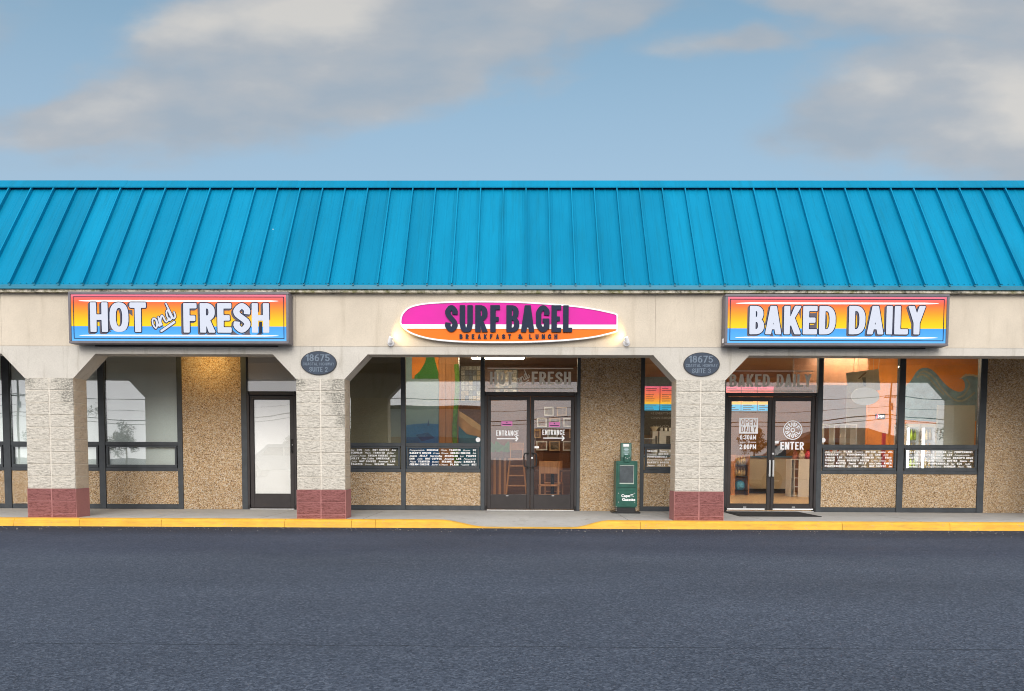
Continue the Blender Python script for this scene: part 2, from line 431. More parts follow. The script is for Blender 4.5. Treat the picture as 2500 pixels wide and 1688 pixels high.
PEB = m_pebble()
BLK_W = m_block('weathered_white_block', (.72, .675, .59), (.47, .435, .375), 11.0)
BLK_T = m_block('tan_side_block', (.68, .57, .44), (.55, .45, .34), 0)  # tanner tone than the front, for sides and backs of pier blocks
BLK_R = m_block('red_painted_block', (.33, .135, .128), (.21, .078, .074), 0)
MORT_W = m_concrete('painted_mortar', (.68, .63, .55), .1); MORT_R = m_concrete('red_painted_mortar', (.38, .17, .16), .1)
STUCCO = m_concrete('cream_stucco', (.60, .53, .43), .32, .003)
LINTEL = m_concrete('bare_concrete', (.55, .52, .465), .75)
SOFF = m_concrete('tan_soffit', (.40, .34, .26), .1)
WALKC = m_concrete('walk_concrete', (.45, .445, .43), .45)
ASPH = m_asphalt(); KERB = m_kerb(); ROOF = m_roof()
DRIP = mat('dark_teal_flashing', (.004, .16, .25), .45, var=(3, .2))
FRAME = mat('grey_anodised_frame', (.050, .057, .064), .5, spec=.3, var=(5, .22), bump=(40, .1, .002))
DFRAME = mat('bronze_door_frame', (.034, .029, .029), .5, spec=.3, var=(4, .2))
BLACK = mat('black_metal', (.015, .015, .016), .4); RUB = mat('black_rubber', (.02, .02, .021), .85, var=(30, .4), bump=(220, .6, .006))
ALU = mat('brushed_aluminium', (.55, .55, .54), .35, metal=.8); CHROME = mat('polished_steel', (.7, .7, .7), .2, metal=1)
WHITE = mat('white_vinyl', (.90, .90, .91), .6); FROST = mat('white_window_film', (.88, .89, .90), .45, var=(1.2, .04))
SHADE = mat('pale_window_lining', (.86, .89, .88), .6, var=(.8, .08)); DARKF = mat('dark_olive_lining', (.20, .185, .12), .6, var=(1.2, .15))
NAVY = mat('navy_letter', (.016, .024, .05), .6, spec=.15, var=(14, .15)); SHAD = mat('grey_letter_side', (.075, .065, .085), .5)
MAG = mat('magenta_paint', (.60, .016, .31), .45, spec=.15, var=(2.5, .06)); ORG = mat('orange_paint', (.80, .165, .010), .45, spec=.15, var=(2.5, .06))
BOARDW = mat('white_board_paint', (.72, .72, .73), .35, var=(3, .03)); CABF = mat('sign_cabinet_grey', (.135, .125, .14), .42, var=(6, .12))
PLQ = mat('slate_blue_plaque', (.022, .038, .066), .5, var=(24, .2)); PLQT = mat('faded_plaque_letter', (.125, .165, .215), .6, var=(30, .25)); PLQE = mat('plaque_edge', (.02, .022, .028), .5)
MOSS = m_concrete('mossy_ledge', (.62, .57, .47), .2)
gm = G(MOSS); cc = gm.b.inputs['Base Color'].links[0].from_socket
gm.col(gm.mix(gm.ramp(gm.noise(gm.map((1, 1, 1)), 9, 7, .75), (.42, 0), (.6, .9)), cc, gm.mix(gm.ramp(gm.noise(gm.pos, 2.5, 3), (.4, 0), (.6, 1)), (.045, .045, .03), (.15, .15, .03))))
GRN = mat('dark_green_paint', (.008, .085, .060), .35, spec=.5, var=(7, .2)); GRNL = mat('worn_green_card', (.11, .20, .17), .5, var=(12, .2)); PALEG = mat('pale_green_edge', (.38, .45, .40), .5)
DKGLS = mat('scratched_smoky_plastic', (.06, .075, .085), .35, var=(9, .3))
GLASS = m_glass('window_glass', .10, (.95, .97, .96)); GLASSD = m_glass('door_glass', .04, (.97, .965, .95))
TINT = mat('olive_reflective_glass', (.1, .1, .08), .2)
WOODC = m_wood('amber_wood', (.34, .14, .045), (.50, .22, .075)); WOODD = m_wood('dark_wood', (.10, .035, .014), (.17, .065, .025)); WOODX = m_wood('amber_wood_boards', (.26, .095, .025), (.40, .16, .045), 'x')
FLOORW = m_wood('pale_floor_boards', (.42, .27, .13), (.54, .36, .19), 'x', 2, .35)
CEIL = mat('brown_boarded_ceiling', (.24, .135, .065), .8, var=(4, .12)); WALLC = mat('cream_wall', (.58, .52, .42), .8, var=(1.5, .06))
GREYW = mat('grey_wall', (.35, .36, .37), .8, var=(1.5, .06))
LAMP = mat('fluorescent_diffuser', (.9, .85, .75), .5, emit=((1, .82, .56), 68.0)); LED = mat('cooler_led_tube', (.9, .9, .9), .5, emit=((.95, .95, 1), 6.0))
LAMPD = mat('dim_fluorescent_diffuser', (.9, .85, .75), .5, emit=((1, .72, .38), 30.0))
WARM = mat('ceiling_lamp_lens', (.9, .8, .5), .5, emit=((1, .72, .25), 6.0))
PINK = mat('pink_paper', (.72, .22, .50), .6)

# ------------------------------------------------------------------ lettering: own glyph shapes traced by distance field
def _ell(cx, cy, rx, ry, nexp=2.5, k=44):
    o = []
    for i in range(k):
        t = 2*math.pi*i/k; c, s_ = math.cos(t), math.sin(t)
        o.append((cx+rx*math.copysign(abs(c)**(2/nexp), c), cy+ry*math.copysign(abs(s_)**(2/nexp), s_)))
    return o


def _bowl(x0, y0, x1, y1, frac=.35, nexp=2.4, k=18):
    xm = x0+(x1-x0)*frac; rx, ry, cy = x1-xm, (y1-y0)/2, (y0+y1)/2
    o = [(x0, y0)]
    for i in range(k+1):
        t = -math.pi/2+math.pi*i/k; c, s_ = max(0, math.cos(t)), math.sin(t)
        o.append((xm+rx*abs(c)**(2/nexp), cy+ry*math.copysign(abs(s_)**(2/nexp), s_)))
    return o+[(x0, y1)]


def _cr(p, k=8):
    q = [p[0]]+list(p)+[p[-1]]; o = []
    for a, b, c, d in zip(q[:-3], q[1:-2], q[2:-1], q[3:]):
        for i in range(k):
            t = i/k
            o.append(tuple(.5*(2*b[j]+(c[j]-a[j])*t+(2*a[j]-5*b[j]+4*c[j]-d[j])*t*t+(3*b[j]-a[j]-3*c[j]+d[j])*t**3) for j in (0, 1)))
    return o+[tuple(p[-1])]


def _stroke(p, hx, hy=None):
    hy = hx if hy is None else hy; L, R = [], []
    for i in range(len(p)):
        a, b = p[max(0, i-1)], p[min(len(p)-1, i+1)]
        tx, ty = b[0]-a[0], b[1]-a[1]; q = math.hypot(tx, ty) or 1; nx, ny = -ty/q, tx/q
        h = hx*abs(nx)+hy*abs(ny)
        h = math.hypot(hx*nx, hy*ny)
        L.append((p[i][0]+nx*h, p[i][1]+ny*h)); R.append((p[i][0]-nx*h, p[i][1]-ny*h))
    return L+R[::-1]


def _r(x0, y0, x1, y1): return [(x0, y0), (x1, y0), (x1, y1), (x0, y1)]


def glyph(c, w, t, b):
    P, M_ = (lambda q: ('+', q)), (lambda q: ('-', q))
    stem = P(_r(0, 0, t, 1)); rst = P(_r(w-t, 0, w, 1)); mb = P(_r(0, .5-b/2, w, .5+b/2)); m = w/2
    if c == 'H': return [stem, rst, mb]
    if c in 'O0': return [P(_ell(m, .5, m, .5, 2.6)), M_(_ell(m, .5, m-t, .5-b, 2.4))]
    if c == 'T': return [P(_r(0, 1-b, w, 1)), P(_r(m-t/2, 0, m+t/2, 1))]
    if c == 'I': return [P(_r(0, 0, t, 1))]
    if c == 'L': return [stem, P(_r(0, 0, w, b))]
    if c == 'F': return [stem, P(_r(0, 1-b, w, 1)), P(_r(0, .5-b*.62, w*.88, .5+b*.38))]
    if c == 'E': return [stem, P(_r(0, 1-b, w, 1)), P(_r(0, .5-b/2, w*.86, .5+b/2)), P(_r(0, 0, w, b))]
    if c == 'P': return [P(_bowl(0, .38, w, 1)), M_(_bowl(t, .38+b, w-t, 1-b)), stem]
    if c == 'R': return [P(_bowl(0, .42, w*.98, 1)), M_(_bowl(t, .42+b, w*.98-t, 1-b)), stem, P([(t*.9, .5), (w*.55, .5), (w, 0), (w-t*1.12, 0)])]
    if c == 'B': return [P(_bowl(0, .46, w*.94, 1)), P(_bowl(0, 0, w, .56)), M_(_bowl(t, .54+b*.3, w*.94-t, 1-b)), M_(_bowl(t, b, w-t, .50-b*.3))]
    if c == 'D': return [P(_bowl(0, 0, w, 1)), M_(_bowl(t, b, w-t, 1-b))]
    if c == 'U': return [P(_stroke(_cr([(t/2, 1), (t/2, .6), (t/2, .32), (m*.62, b*.62), (m, b/2), (w-m*.62, b*.62), (w-t/2, .32), (w-t/2, .6), (w-t/2, 1)]), t/2, b/2))]
    if c == 'A': return [P([(0, 0), (t*.98, 0), (m+t*.42, 1), (m-t*.56, 1)]), P([(w, 0), (w-t*.98, 0), (m-t*.42, 1), (m+t*.56, 1)]), P(_r(w*.22, .19, w*.78, .19+b*.85))]
    if c == 'V': return [P([(0, 1), (t, 1), (m+t*.4, 0), (m-t*.5, 0)]), P([(w, 1), (w-t, 1), (m-t*.4, 0), (m+t*.5, 0)])]
    if c == 'Y': return [P([(0, 1), (t*1.05, 1), (m+t*.5, .40), (m-t*.5, .40)]), P([(w, 1), (w-t*1.05, 1), (m-t*.5, .40), (m+t*.5, .40)]), P(_r(m-t/2, 0, m+t/2, .44))]
    if c == 'K': return [stem, P([(t*.8, .36), (w-t*1.1, 1), (w, 1), (t*.8, .22)]), P([(w*.30, .56), (w*.56, .62), (w, 0), (w-t*1.12, 0)])]
    if c == 'N': return [stem, rst, P([(0, 1), (t*.95, 1), (w, 0), (w-t*.95, 0)])]
    if c == 'M': return [stem, rst, P([(0, 1), (t*.95, 1), (m+t*.3, .22), (m-t*.4, .22)]), P([(w, 1), (w-t*.95, 1), (m-t*.3, .22), (m+t*.4, .22)])]
    if c == 'W': return [P([(0, 1), (t*.9, 1), (w*.3+t*.35, 0), (w*.3-t*.45, 0)]), P([(m-t*.4, 1), (m+t*.4, 1), (w*.3+t*.4, 0), (w*.3-t*.4, 0)]), P([(m-t*.4, 1), (m+t*.4, 1), (w*.7+t*.4, 0), (w*.7-t*.4, 0)]), P([(w, 1), (w-t*.9, 1), (w*.7-t*.35, 0), (w*.7+t*.45, 0)])]
    if c == 'X': return [P([(0, 0), (t, 0), (w, 1), (w-t, 1)]), P([(0, 1), (t, 1), (w, 0), (w-t, 0)])]
    if c in 'Z7':
        o = [P(_r(0, 1-b, w, 1)), P([(w*.12, 0), (w*.12+t, 0), (w, 1-b*.5), (w-t*1.05, 1-b*.5)])]
        return o+([P(_r(0, 0, w, b))] if c == 'Z' else [])
    if c == 'J': return [P(_stroke(_cr([(w-t/2, 1), (w-t/2, .55), (w-t/2, .3), (m, b/2), (t/2, .26), (t/2, .34)]), t/2, b/2))]
    if c == 'S': return [P(_stroke(_cr([(w-t/2, .66), (w-t/2, .80), (m, 1-b/2), (t/2, .78), (t*.62, .63), (m, .5), (w-t*.62, .37), (w-t/2, .22), (m, b/2), (t/2, .20), (t/2, .34)]), t/2, b/2))]
    if c in 'CG':
        o = [P(_stroke(_cr([(w-t/2, .64), (w-t/2, .80), (m, 1-b/2), (t/2, .74), (t/2, .5), (t/2, .26), (m, b/2), (w-t/2, .20), (w-t/2, .36)]), t/2, b/2))]
        return o+([P(_r(m, .5-b*.85, w, .5)), P(_r(w-t, .12, w, .5))] if c == 'G' else [])
    if c == '1': return [P(_r(w-t, 0, w, 1)), P([(w-t*.5, 1), (0, .80), (0, .66), (w-t*.5, .84)])]
    if c == '2': return [P(_stroke(_cr([(t/2, .66), (t/2, .80), (m, 1-b/2), (w-t/2, .77), (w*.72, .5), (w*.36, .24), (t/2, .04)]), t/2, b/2)), P(_r(0, 0, w, b))]
    if c == '3': return [P(_stroke(_cr([(t/2, .72), (t*.6, .84), (m, 1-b/2), (w-t/2, .77), (m*1.1, .53)]), t/2, b/2)), P(_stroke(_cr([(m*1.1, .53), (w-t/2, .27), (m, b/2), (t*.6, .16), (t/2, .28)]), t/2, b/2))]
    if c == '5': return [P(_r(0, .48, t, 1)), P(_r(0, 1-b, w*.95, 1)), P(_stroke(_cr([(t*.4, .54), (m, .62-b*.3), (w-t/2, .33), (m, b/2), (t*.5, .14), (t*.4, .26)]), t/2, b/2))]
    if c == '6': return [P(_ell(m, .32, m, .32, 2.3)), M_(_ell(m, .32, m-t, .32-b, 2.2)), P(_stroke(_cr([(t/2, .34), (t*.55, .62), (m*.95, .90), (w*.86, .95)]), t/2, b/2))]
    if c == '8': return [P(_ell(m, .28, m, .28, 2.3)), P(_ell(m, .75, m*.9, .25, 2.3)), M_(_ell(m, .28, m-t, .28-b, 2.2)), M_(_ell(m, .75, m*.9-t, .25-b, 2.2))]
    if c == '&': return [P(_stroke(_cr([(w, .05), (w*.55, .5), (w*.2, .8), (w*.42, .95), (w*.62, .8), (w*.3, .5), (t/2, .25), (w*.4, b/2), (w*.75, .2), (w*.95, .48)]), t*.42, b*.45))]
    if c == ':': return [P(_r(0, .14, t, .14+b)), P(_r(0, .62, t, .62+b))]
    if c == '-': return [P(_r(0, .5-b/2, w, .5+b/2))]
    if c == "'": return [P(_r(0, .68, t, 1))]
    return []


def _sdf(poly, X, Y):
    P_ = np.array(poly, float); Q = np.roll(P_, -1, 0); d = np.full(X.shape, 1e9); ins = np.zeros(X.shape, bool)
    for (ax, ay), (bx, by) in zip(P_, Q):
        ex, ey = bx-ax, by-ay; L2 = ex*ex+ey*ey
        if L2 < 1e-14: continue
        h = np.clip(((X-ax)*ex+(Y-ay)*ey)/L2, 0, 1)
        d = np.minimum(d, (X-ax-ex*h)**2+(Y-ay-ey*h)**2)
        if ay != by:
            cnd = (Y < ay) != (Y < by); ins ^= cnd & (X < ex*(Y-ay)/ey+ax)
    d = np.sqrt(d); return np.where(ins, -d, d)


def _contours(Fv, xs, ys):
    ins = Fv < 0; code = ins[:-1, :-1]*1+ins[:-1, 1:]*2+ins[1:, 1:]*4+ins[1:, :-1]*8
    T = {1: [(3, 0)], 2: [(0, 1)], 3: [(3, 1)], 4: [(1, 2)], 5: [(3, 0), (1, 2)], 6: [(0, 2)], 7: [(3, 2)], 8: [(2, 3)], 9: [(2, 0)], 10: [(0, 1), (2, 3)], 11: [(2, 1)], 12: [(1, 3)], 13: [(1, 0)], 14: [(0, 3)]}
    nx = {}; pt = {}

    def ek(i, j, e_):
        if e_ == 0: k, a, b = ('h', i, j), (i, j), (i, j+1)
        elif e_ == 1: k, a, b = ('v', i, j+1), (i, j+1), (i+1, j+1)
        elif e_ == 2: k, a, b = ('h', i+1, j), (i+1, j), (i+1, j+1)
        else: k, a, b = ('v', i, j), (i, j), (i+1, j)
        if k not in pt:
            fa, fb = Fv[a], Fv[b]; q = fa/(fa-fb)
            pt[k] = (xs[a[1]]+(xs[b[1]]-xs[a[1]])*q, ys[a[0]]+(ys[b[0]]-ys[a[0]])*q)
        return k
    for i, j in zip(*np.nonzero((code > 0) & (code < 15))):
        for a, b in T[int(code[i, j])]: nx[ek(i, j, a)] = ek(i, j, b)
    loops = []
    while nx:
        k0 = next(iter(nx)); lp = []; k = k0
        while k in nx: lp.append(pt[k]); k = nx.pop(k)
        if len(lp) > 5: loops.append(_simp(lp))
    return loops


def _simp(lp, tol=.0035):
    keep = []; m = len(lp); i = 0
    while i < m:
        keep.append(lp[i]); j = i+1
        while j+1 < m+1 and j-i < 14:
            a, b = lp[i], lp[(j+1) % m]; q = math.hypot(b[0]-a[0], b[1]-a[1]) or 1
            if all(abs((b[0]-a[0])*(a[1]-p[1])-(a[0]-p[0])*(b[1]-a[1]))/q < tol for p in lp[i+1:j+1]): j += 1
            else: break
        i = j
    return keep


_cache = {}


def unit(c, w, t, b, r=.0, grow=0.0, sweep=None):
    """closed outlines of one glyph with cap height 1; r rounds the corners, grow thickens, sweep drags it (drop side)"""
    k = (c, round(w, 3), t, b, r, grow, sweep)
    if k in _cache: return _cache[k]
    pad = abs(grow)+.06+(max(map(abs, sweep)) if sweep else 0); st = 1/52
    xs = np.arange(-pad, w+pad, st); ys = np.arange(-pad, 1+pad, st); X, Y = np.meshgrid(xs, ys)

    def field(X, Y):
        X2, Y2 = X-r, (Y-r)/(1-2*r); d = None
        for op, p in glyph(c, w-2*r, t-2*r, (b-2*r)/(1-2*r)):
            p2 = [(x, y*(1-2*r)) for x, y in p]; q = _sdf(p2, X2, Y-r)
            d = q if d is None else (np.minimum(d, q) if op == '+' else np.maximum(d, -q))
        return d-r
    Fv = field(X, Y) if not sweep else np.minimum.reduce([field(X-sweep[0]*i/3, Y-sweep[1]*i/3) for i in range(4)])
    _cache[k] = _contours(Fv-grow, xs, ys); return _cache[k]


RELW = {'I': None, 'M': 1.35, 'W': 1.45, '1': .62, ':': None, "'": None, ' ': .55, '&': 1.15, 'L': .86, 'F': .88, 'E': .9, 'J': .85, 'T': .98}


def line(s, x0, z0, h, wb=.5, t=.17, b=.15, r=.0, gap=.1, fit=None, grow=0.0, sweep=None, mid=False):
    """lay a word out; returns loops in plane coordinates. fit = wanted width in metres"""
    ws = []
    for c in s:
        f = RELW.get(c, 1.0); ws.append(t if f is None else wb*f)
    tot = sum(ws)+gap*(len(s)-1); sx = h if fit is None else fit/tot
    x = x0-(tot*sx/2 if mid else 0); out = []
    for c, w_ in zip(s, ws):
        if c != ' ':
            for lp in unit(c, w_, t, b, r, grow, sweep): out.append([(x+p[0]*sx, z0+p[1]*h) for p in lp])
        x += (w_+gap)*sx
    return out


def boxed(items, z0, z1, style, grow=0.0, sweep=None):
    """each letter fitted between its own left and right edge: items = [(char, x0, x1)]"""
    h = z1-z0; out = []
    for c, x0, x1 in items:
        for lp in unit(c, (x1-x0)/h, *style, grow, sweep): out.append([(x0+p[0]*h, z0+p[1]*h) for p in lp])
    return out


def inked(paths, hw, grow=0.0):
    """hand lettering: rounded pen strokes along paths in metres"""
    allp = [p for q in paths for p in q]; pad = hw*1.6+grow
    x0, x1 = min(p[0] for p in allp)-pad, max(p[0] for p in allp)+pad; y0, y1 = min(p[1] for p in allp)-pad, max(p[1] for p in allp)+pad
    st = (y1-y0)/90; xs = np.arange(x0, x1+st, st); ys = np.arange(y0, y1+st, st); X, Y = np.meshgrid(xs, ys); d = np.full(X.shape, 1e9)
    for q in paths:
        q = _cr(q, 6) if len(q) > 2 else q
        for (ax, ay), (bx, by) in zip(q[:-1], q[1:]):
            ex, ey = bx-ax, by-ay; hh = np.clip(((X-ax)*ex+(Y-ay)*ey)/(ex*ex+ey*ey+1e-12), 0, 1)
            d = np.minimum(d, np.hypot(X-ax-ex*hh, Y-ay-ey*hh))
    return _contours(d-hw-grow, xs, ys)


def flat(loops, y, depth=0.0):
    """loops (x, z) -> MB of filled shapes whose front face is at y; depth pulls them back towards the wall"""
    cu = bpy.data.curves.new('outline', 'CURVE'); cu.dimensions = '2D'; cu.fill_mode = 'BOTH' if depth else 'FRONT'; cu.extrude = depth/2
    for lp in loops:
        s_ = cu.splines.new('POLY'); s_.points.add(len(lp)-1)
        for p, (x, z) in zip(s_.points, lp): p.co = (x, z, 0, 1)
        s_.use_cyclic_u = True
    o = bpy.data.objects.new('outline', cu); me = bpy.data.meshes.new_from_object(o)
    mb = MB(); mb.add([(v.co.x, y+depth/2-v.co.z, v.co.y) for v in me.vertices], [tuple(p.vertices) for p in me.polygons])
    bpy.data.objects.remove(o); bpy.data.curves.remove(cu); bpy.data.meshes.remove(me)
    return mb


def typed(s, x0, z0, h, fit, y, shear=0.0, bold=0.0):
    cu = bpy.data.curves.new('words', 'FONT'); cu.body = s; cu.size = 1; cu.shear = shear; cu.offset = bold; cu.resolution_u = 2
    o = bpy.data.objects.new('words', cu); me = bpy.data.meshes.new_from_object(o)
    mb = MB(); xsv = [v.co.x for v in me.vertices]; a, b_ = min(xsv), max(xsv); k = fit/(b_-a)
    mb.add([(x0+(v.co.x-a)*k, y, z0+v.co.y*h/.72) for v in me.vertices], [tuple(p.vertices) for p in me.polygons])
    bpy.data.objects.remove(o); bpy.data.curves.remove(cu); bpy.data.meshes.remove(me); return mb

# ------------------------------------------------------------------ ground, kerb, walk
GZ = -0.13
D = 2.207
ground = MB().add([(-400, -400, GZ), (400, -400, GZ), (400, 400, GZ), (-400, 400, GZ)], [(0, 1, 2, 3)]).obj('parking_lot', ASPH)
tag(ground, 'dark blue grey asphalt parking lot in front of the shops', kind='structure')
XA, XB = -16.0, 16.0


def dip(x):
    def ss(a, b, v): q = min(1, max(0, (v-a)/(b-a))); return q*q*(3-2*q)
    return .118*min(ss(-1.35, -.55, x), 1-ss(.85, 1.45, x))


walk = MB().box(XA, .02, GZ-.2, XB, D+.02, -.16).obj('sidewalk', WALKC)
tag(walk, 'grey concrete walk under the arcade', kind='structure')
slabs = [XA, -12.6, -9.3, -6.15, -4.35, -2.62, 1.78, 2.72, 4.05, 6.6, 9.6, 12.8, XB]
for a, b in zip(slabs[:-1], slabs[1:]):
    nx_ = max(2, int((b-a)/.14)); ysl = [0.004, .2, .4, .6, .8, 1.05, D-.005]
    xs_ = [a+.004+(b-a-.008)*i/nx_ for i in range(nx_+1)]
    v = []
    for j, y in enumerate(ysl):
        fall = max(0, 1-(y/1.0)); fall = fall*fall*(3-2*fall)
        v += [(x, y, -dip(x)*fall) for x in xs_]
    k = nx_+1; f = [(j*k+i, j*k+i+1, (j+1)*k+i+1, (j+1)*k+i) for j in range(len(ysl)-1) for i in range(nx_)]
    base = len(v); v += [(x, ysl[0], -.155) for x in xs_]
    f += [(base+i, base+i+1, i+1, i) for i in range(nx_)]
    MB().add(v, f).obj('slab', WALKC, walk)
kerb = MB().box(XA, -.14, GZ-.2, XB, -.02, -.135).obj('kerb', KERB)
tag(kerb, 'yellow painted concrete kerb with a dropped stretch before the doors', kind='structure')
kx = [XA, -12.0, -9.95]+[axz(p, 1275, -.1)[0] for p in (40, 199, 398, 698, 860, 918)]+[1.95, axz(2053, 1285, -.1)[0], axz(2314, 1285, -.1)[0], 10.2, 13, XB]
for a, b in zip(kx[:-1], kx[1:]):
    nx_ = max(2, int((b-a)/.1)); v = []; prof0 = [(-.178, GZ-.02), (-.165, None), (-.158, -.034), (-.135, -.010), (-.105, -.001), (-.004, 0.0), (-.004, GZ-.02)]
    for i in range(nx_+1):
        x = a+.003+(b-a-.006)*i/nx_; q = dip(x)
        for y, z in prof0:
            zz = (GZ+.004 if q > .09 else GZ+.045) if z is None else (z if z < -.1 else max(z-q, GZ+.006+.10*(z+.034)))
            jit = .002*math.sin(x*9+y*40)+.0015*math.sin(x*23)
            v.append((x, y+jit, zz))
    k = len(prof0)
    f = [(i*k+j, (i+1)*k+j, (i+1)*k+j+1, i*k+j+1) for i in range(nx_) for j in range(k-1)]+[tuple(range(k)), tuple(range(nx_*k+k-1, nx_*k-1, -1))]
    MB().add(v, f).obj('kerb_stone', KERB, kerb, smooth=False)

# ------------------------------------------------------------------ the building
B = thing('shop_building', 'long one storey shop row with teal metal mansard roof and block piers', 'building', (0, 0, 0))
ZS, ZJ, ZF = 2.70, 2.832, 3.685              # soffit of beam, joint beam/fascia, top of fascia
HB = .32                                      # beam thickness
PX = [-14.03, -7.793, -3.304, 2.932, 9.72]
PW, C = .808, .2032
ZR = .478; ZT = ZR+9*C                        # red base top, pier top
# fascia panels
fj = [XA, -10.6, axz(3, 780, 0)[0], axz(722, 780, 0)[0], axz(1600, 790, 0)[0], 8.9, 12.4, XB]
for a, b in zip(fj[:-1], fj[1:]):
    boxo('fascia_panel', STUCCO, B, a+.0015, -.002, ZJ+.001, b-.0015, .30, ZF)
# beam: heads over the piers with chamfers, lintels between
CH = .365
for p in PX:
    h = PW/2
    MB().prism([(p-h-.0, ZT+.006), (p+h, ZT+.006), (p+h+CH, ZS), (p+h+CH, ZJ-.001), (p-h-CH, ZJ-.001), (p-h-CH, ZS)], .003, .40).obj('pier_head', LINTEL, B, bev=.006)
for a, b in zip([XA-.8]+PX, PX+[XB+.8]):
    boxo('lintel', LINTEL, B, a+PW/2+CH+.003, .0, ZS, b-PW/2-CH-.003, HB, ZJ-.001, bev=.006)


def block_mesh(seed, left, red, h):
    """split-faced half of a course: front and outer side broken, 12 to 50 triangles"""
    q = random.Random(seed); w_ = PW/2-.005; dp = .396; bv = .007; mb = MB()
    x0, x1 = (-w_, 0) if left else (0, w_)
    x0 += .0 if left else .005; x1 -= .005 if left else 0
    amp = .011
    nx_, nz = 4, 2
    g = {}
    v = []

    def V(x, y, z): v.append((x, y, z)); return len(v)-1
    zz = [bv+(h-.008-2*bv)*k/nz for k in range(nz+1)]
    xx = [x0+bv+(x1-x0-2*bv)*k/nx_ for k in range(nx_+1)]
    for i in range(nx_+1):
        for k in range(nz+1): g[i, k] = V(xx[i]+q.uniform(-.006, .006), -q.uniform(.002, amp), zz[k]+q.uniform(-.004, .004))
    c = [V(x, .004, z) for x, z in ((x0, 0), (x1, 0), (x1, h-.008), (x0, h-.008))]
    f = [(g[i, k], g[i+1, k], g[i+1, k+1], g[i, k+1]) for i in range(nx_) for k in range(nz)]
    f += [tuple([c[0], c[1]]+[g[i, 0] for i in range(nx_, -1, -1)]), tuple([c[2], c[3]]+[g[i, nz] for i in range(nx_+1)]),
          tuple([c[1], c[2]]+[g[nx_, k] for k in range(nz, -1, -1)]), tuple([c[3], c[0]]+[g[0, k] for k in range(nz+1)])]
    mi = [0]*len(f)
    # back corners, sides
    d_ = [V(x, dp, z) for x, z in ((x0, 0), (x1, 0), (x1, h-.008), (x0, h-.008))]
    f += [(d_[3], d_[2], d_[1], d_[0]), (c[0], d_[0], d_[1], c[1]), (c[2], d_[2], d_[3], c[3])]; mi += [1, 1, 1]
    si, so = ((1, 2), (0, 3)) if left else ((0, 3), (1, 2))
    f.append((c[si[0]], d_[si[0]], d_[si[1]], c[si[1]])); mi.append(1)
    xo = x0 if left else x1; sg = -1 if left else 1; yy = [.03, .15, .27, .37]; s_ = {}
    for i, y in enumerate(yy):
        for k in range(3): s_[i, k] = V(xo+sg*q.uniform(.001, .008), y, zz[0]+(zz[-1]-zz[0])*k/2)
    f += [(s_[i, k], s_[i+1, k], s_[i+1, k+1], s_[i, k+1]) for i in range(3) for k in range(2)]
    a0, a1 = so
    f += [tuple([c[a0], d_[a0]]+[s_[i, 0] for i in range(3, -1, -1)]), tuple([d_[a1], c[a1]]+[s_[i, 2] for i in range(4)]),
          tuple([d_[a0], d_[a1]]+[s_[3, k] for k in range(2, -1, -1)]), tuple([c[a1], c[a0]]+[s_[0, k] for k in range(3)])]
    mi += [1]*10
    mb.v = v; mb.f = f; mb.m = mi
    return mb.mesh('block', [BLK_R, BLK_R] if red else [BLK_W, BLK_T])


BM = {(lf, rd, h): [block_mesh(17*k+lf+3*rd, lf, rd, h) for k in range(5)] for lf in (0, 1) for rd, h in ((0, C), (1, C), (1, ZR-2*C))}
for p in PX:
    pr = MB().box(p-PW/2+.006, .0045, ZR+.001, p+PW/2-.006, .394, ZT+.006).box(p-PW/2-.004, -.008, -.02, p+PW/2+.004, .394, ZR, 1).obj('pier', [MORT_W, MORT_R], B)
    # pale raised mortar joint down the middle of the front
    boxo('mortar_joint', MORT_W, pr, p-.011, -.002, ZR+.004, p+.011, .02, ZT)
    boxo('mortar_joint', MORT_R, pr, p-.013, -.014, 0.0, p+.013, .02, ZR-.002)
    z = 0.002
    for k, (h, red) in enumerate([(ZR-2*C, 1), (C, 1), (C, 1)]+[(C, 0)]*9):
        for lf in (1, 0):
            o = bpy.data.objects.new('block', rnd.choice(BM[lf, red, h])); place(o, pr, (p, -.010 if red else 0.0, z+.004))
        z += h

# arcade ceiling, roof shell, interior shell
ZC, ZI, YB = 3.06, 3.5, 13.6
boxo('arcade_ceiling', SOFF, B, XA, .29, ZC, XB, D+.1, ZC+.06)
boxo('back_wall', WALLC, B, XA, YB, -.1, XB, YB+.2, 5.9)
boxo('end_wall', WALLC, B, XA-.2, 0, -.1, XA, YB+.2, 5.9); boxo('end_wall', WALLC, B, XB, 0, -.1, XB+.2, YB+.2, 5.9)
boxo('flat_roof', WALLC, B, XA-.2, 1.33, 5.72, XB+.2, YB+.2, 5.90)
boxo('shop_ceiling', CEIL, B, XA, D+.1, ZI, XB, YB, ZI+.05)
boxo('upper_wall', WALLC, B, XA, D+.101, ZC+.002, XB, D+.16, ZI-.002)
boxo('shop_floor', FLOORW, B, XA, D+.05, -.16, XB, YB, -.002)
XP1, XP2 = -4.28, 2.1
boxo('dining_floor', m_wood('worn_dark_floor', (.10, .05, .028), (.17, .09, .05), 'x', 2, .4), B, XP1+.11, D+.06, -.0018, XP2-.001, 8.49, .004)
boxo('partition_wall', GREYW, B, XP1, D+.165, 0, XP1+.1, YB-.002, ZI-.001)
boxo('partition_wall', WOODD, B, XP2, D+.165, 0, XP2+.1, 8.4, ZI-.001)
boxo('rear_partition', m_wood('dark_amber_boards', (.085, .028, .008), (.15, .052, .014), 'x'), B, XP1+.102, 8.5, 0, XP2+.1, 8.6, ZI-.002)
boxo('rear_partition', GREYW, B, XA+.01, 6.0, 0, XP1-.002, 6.1, ZI-.002)

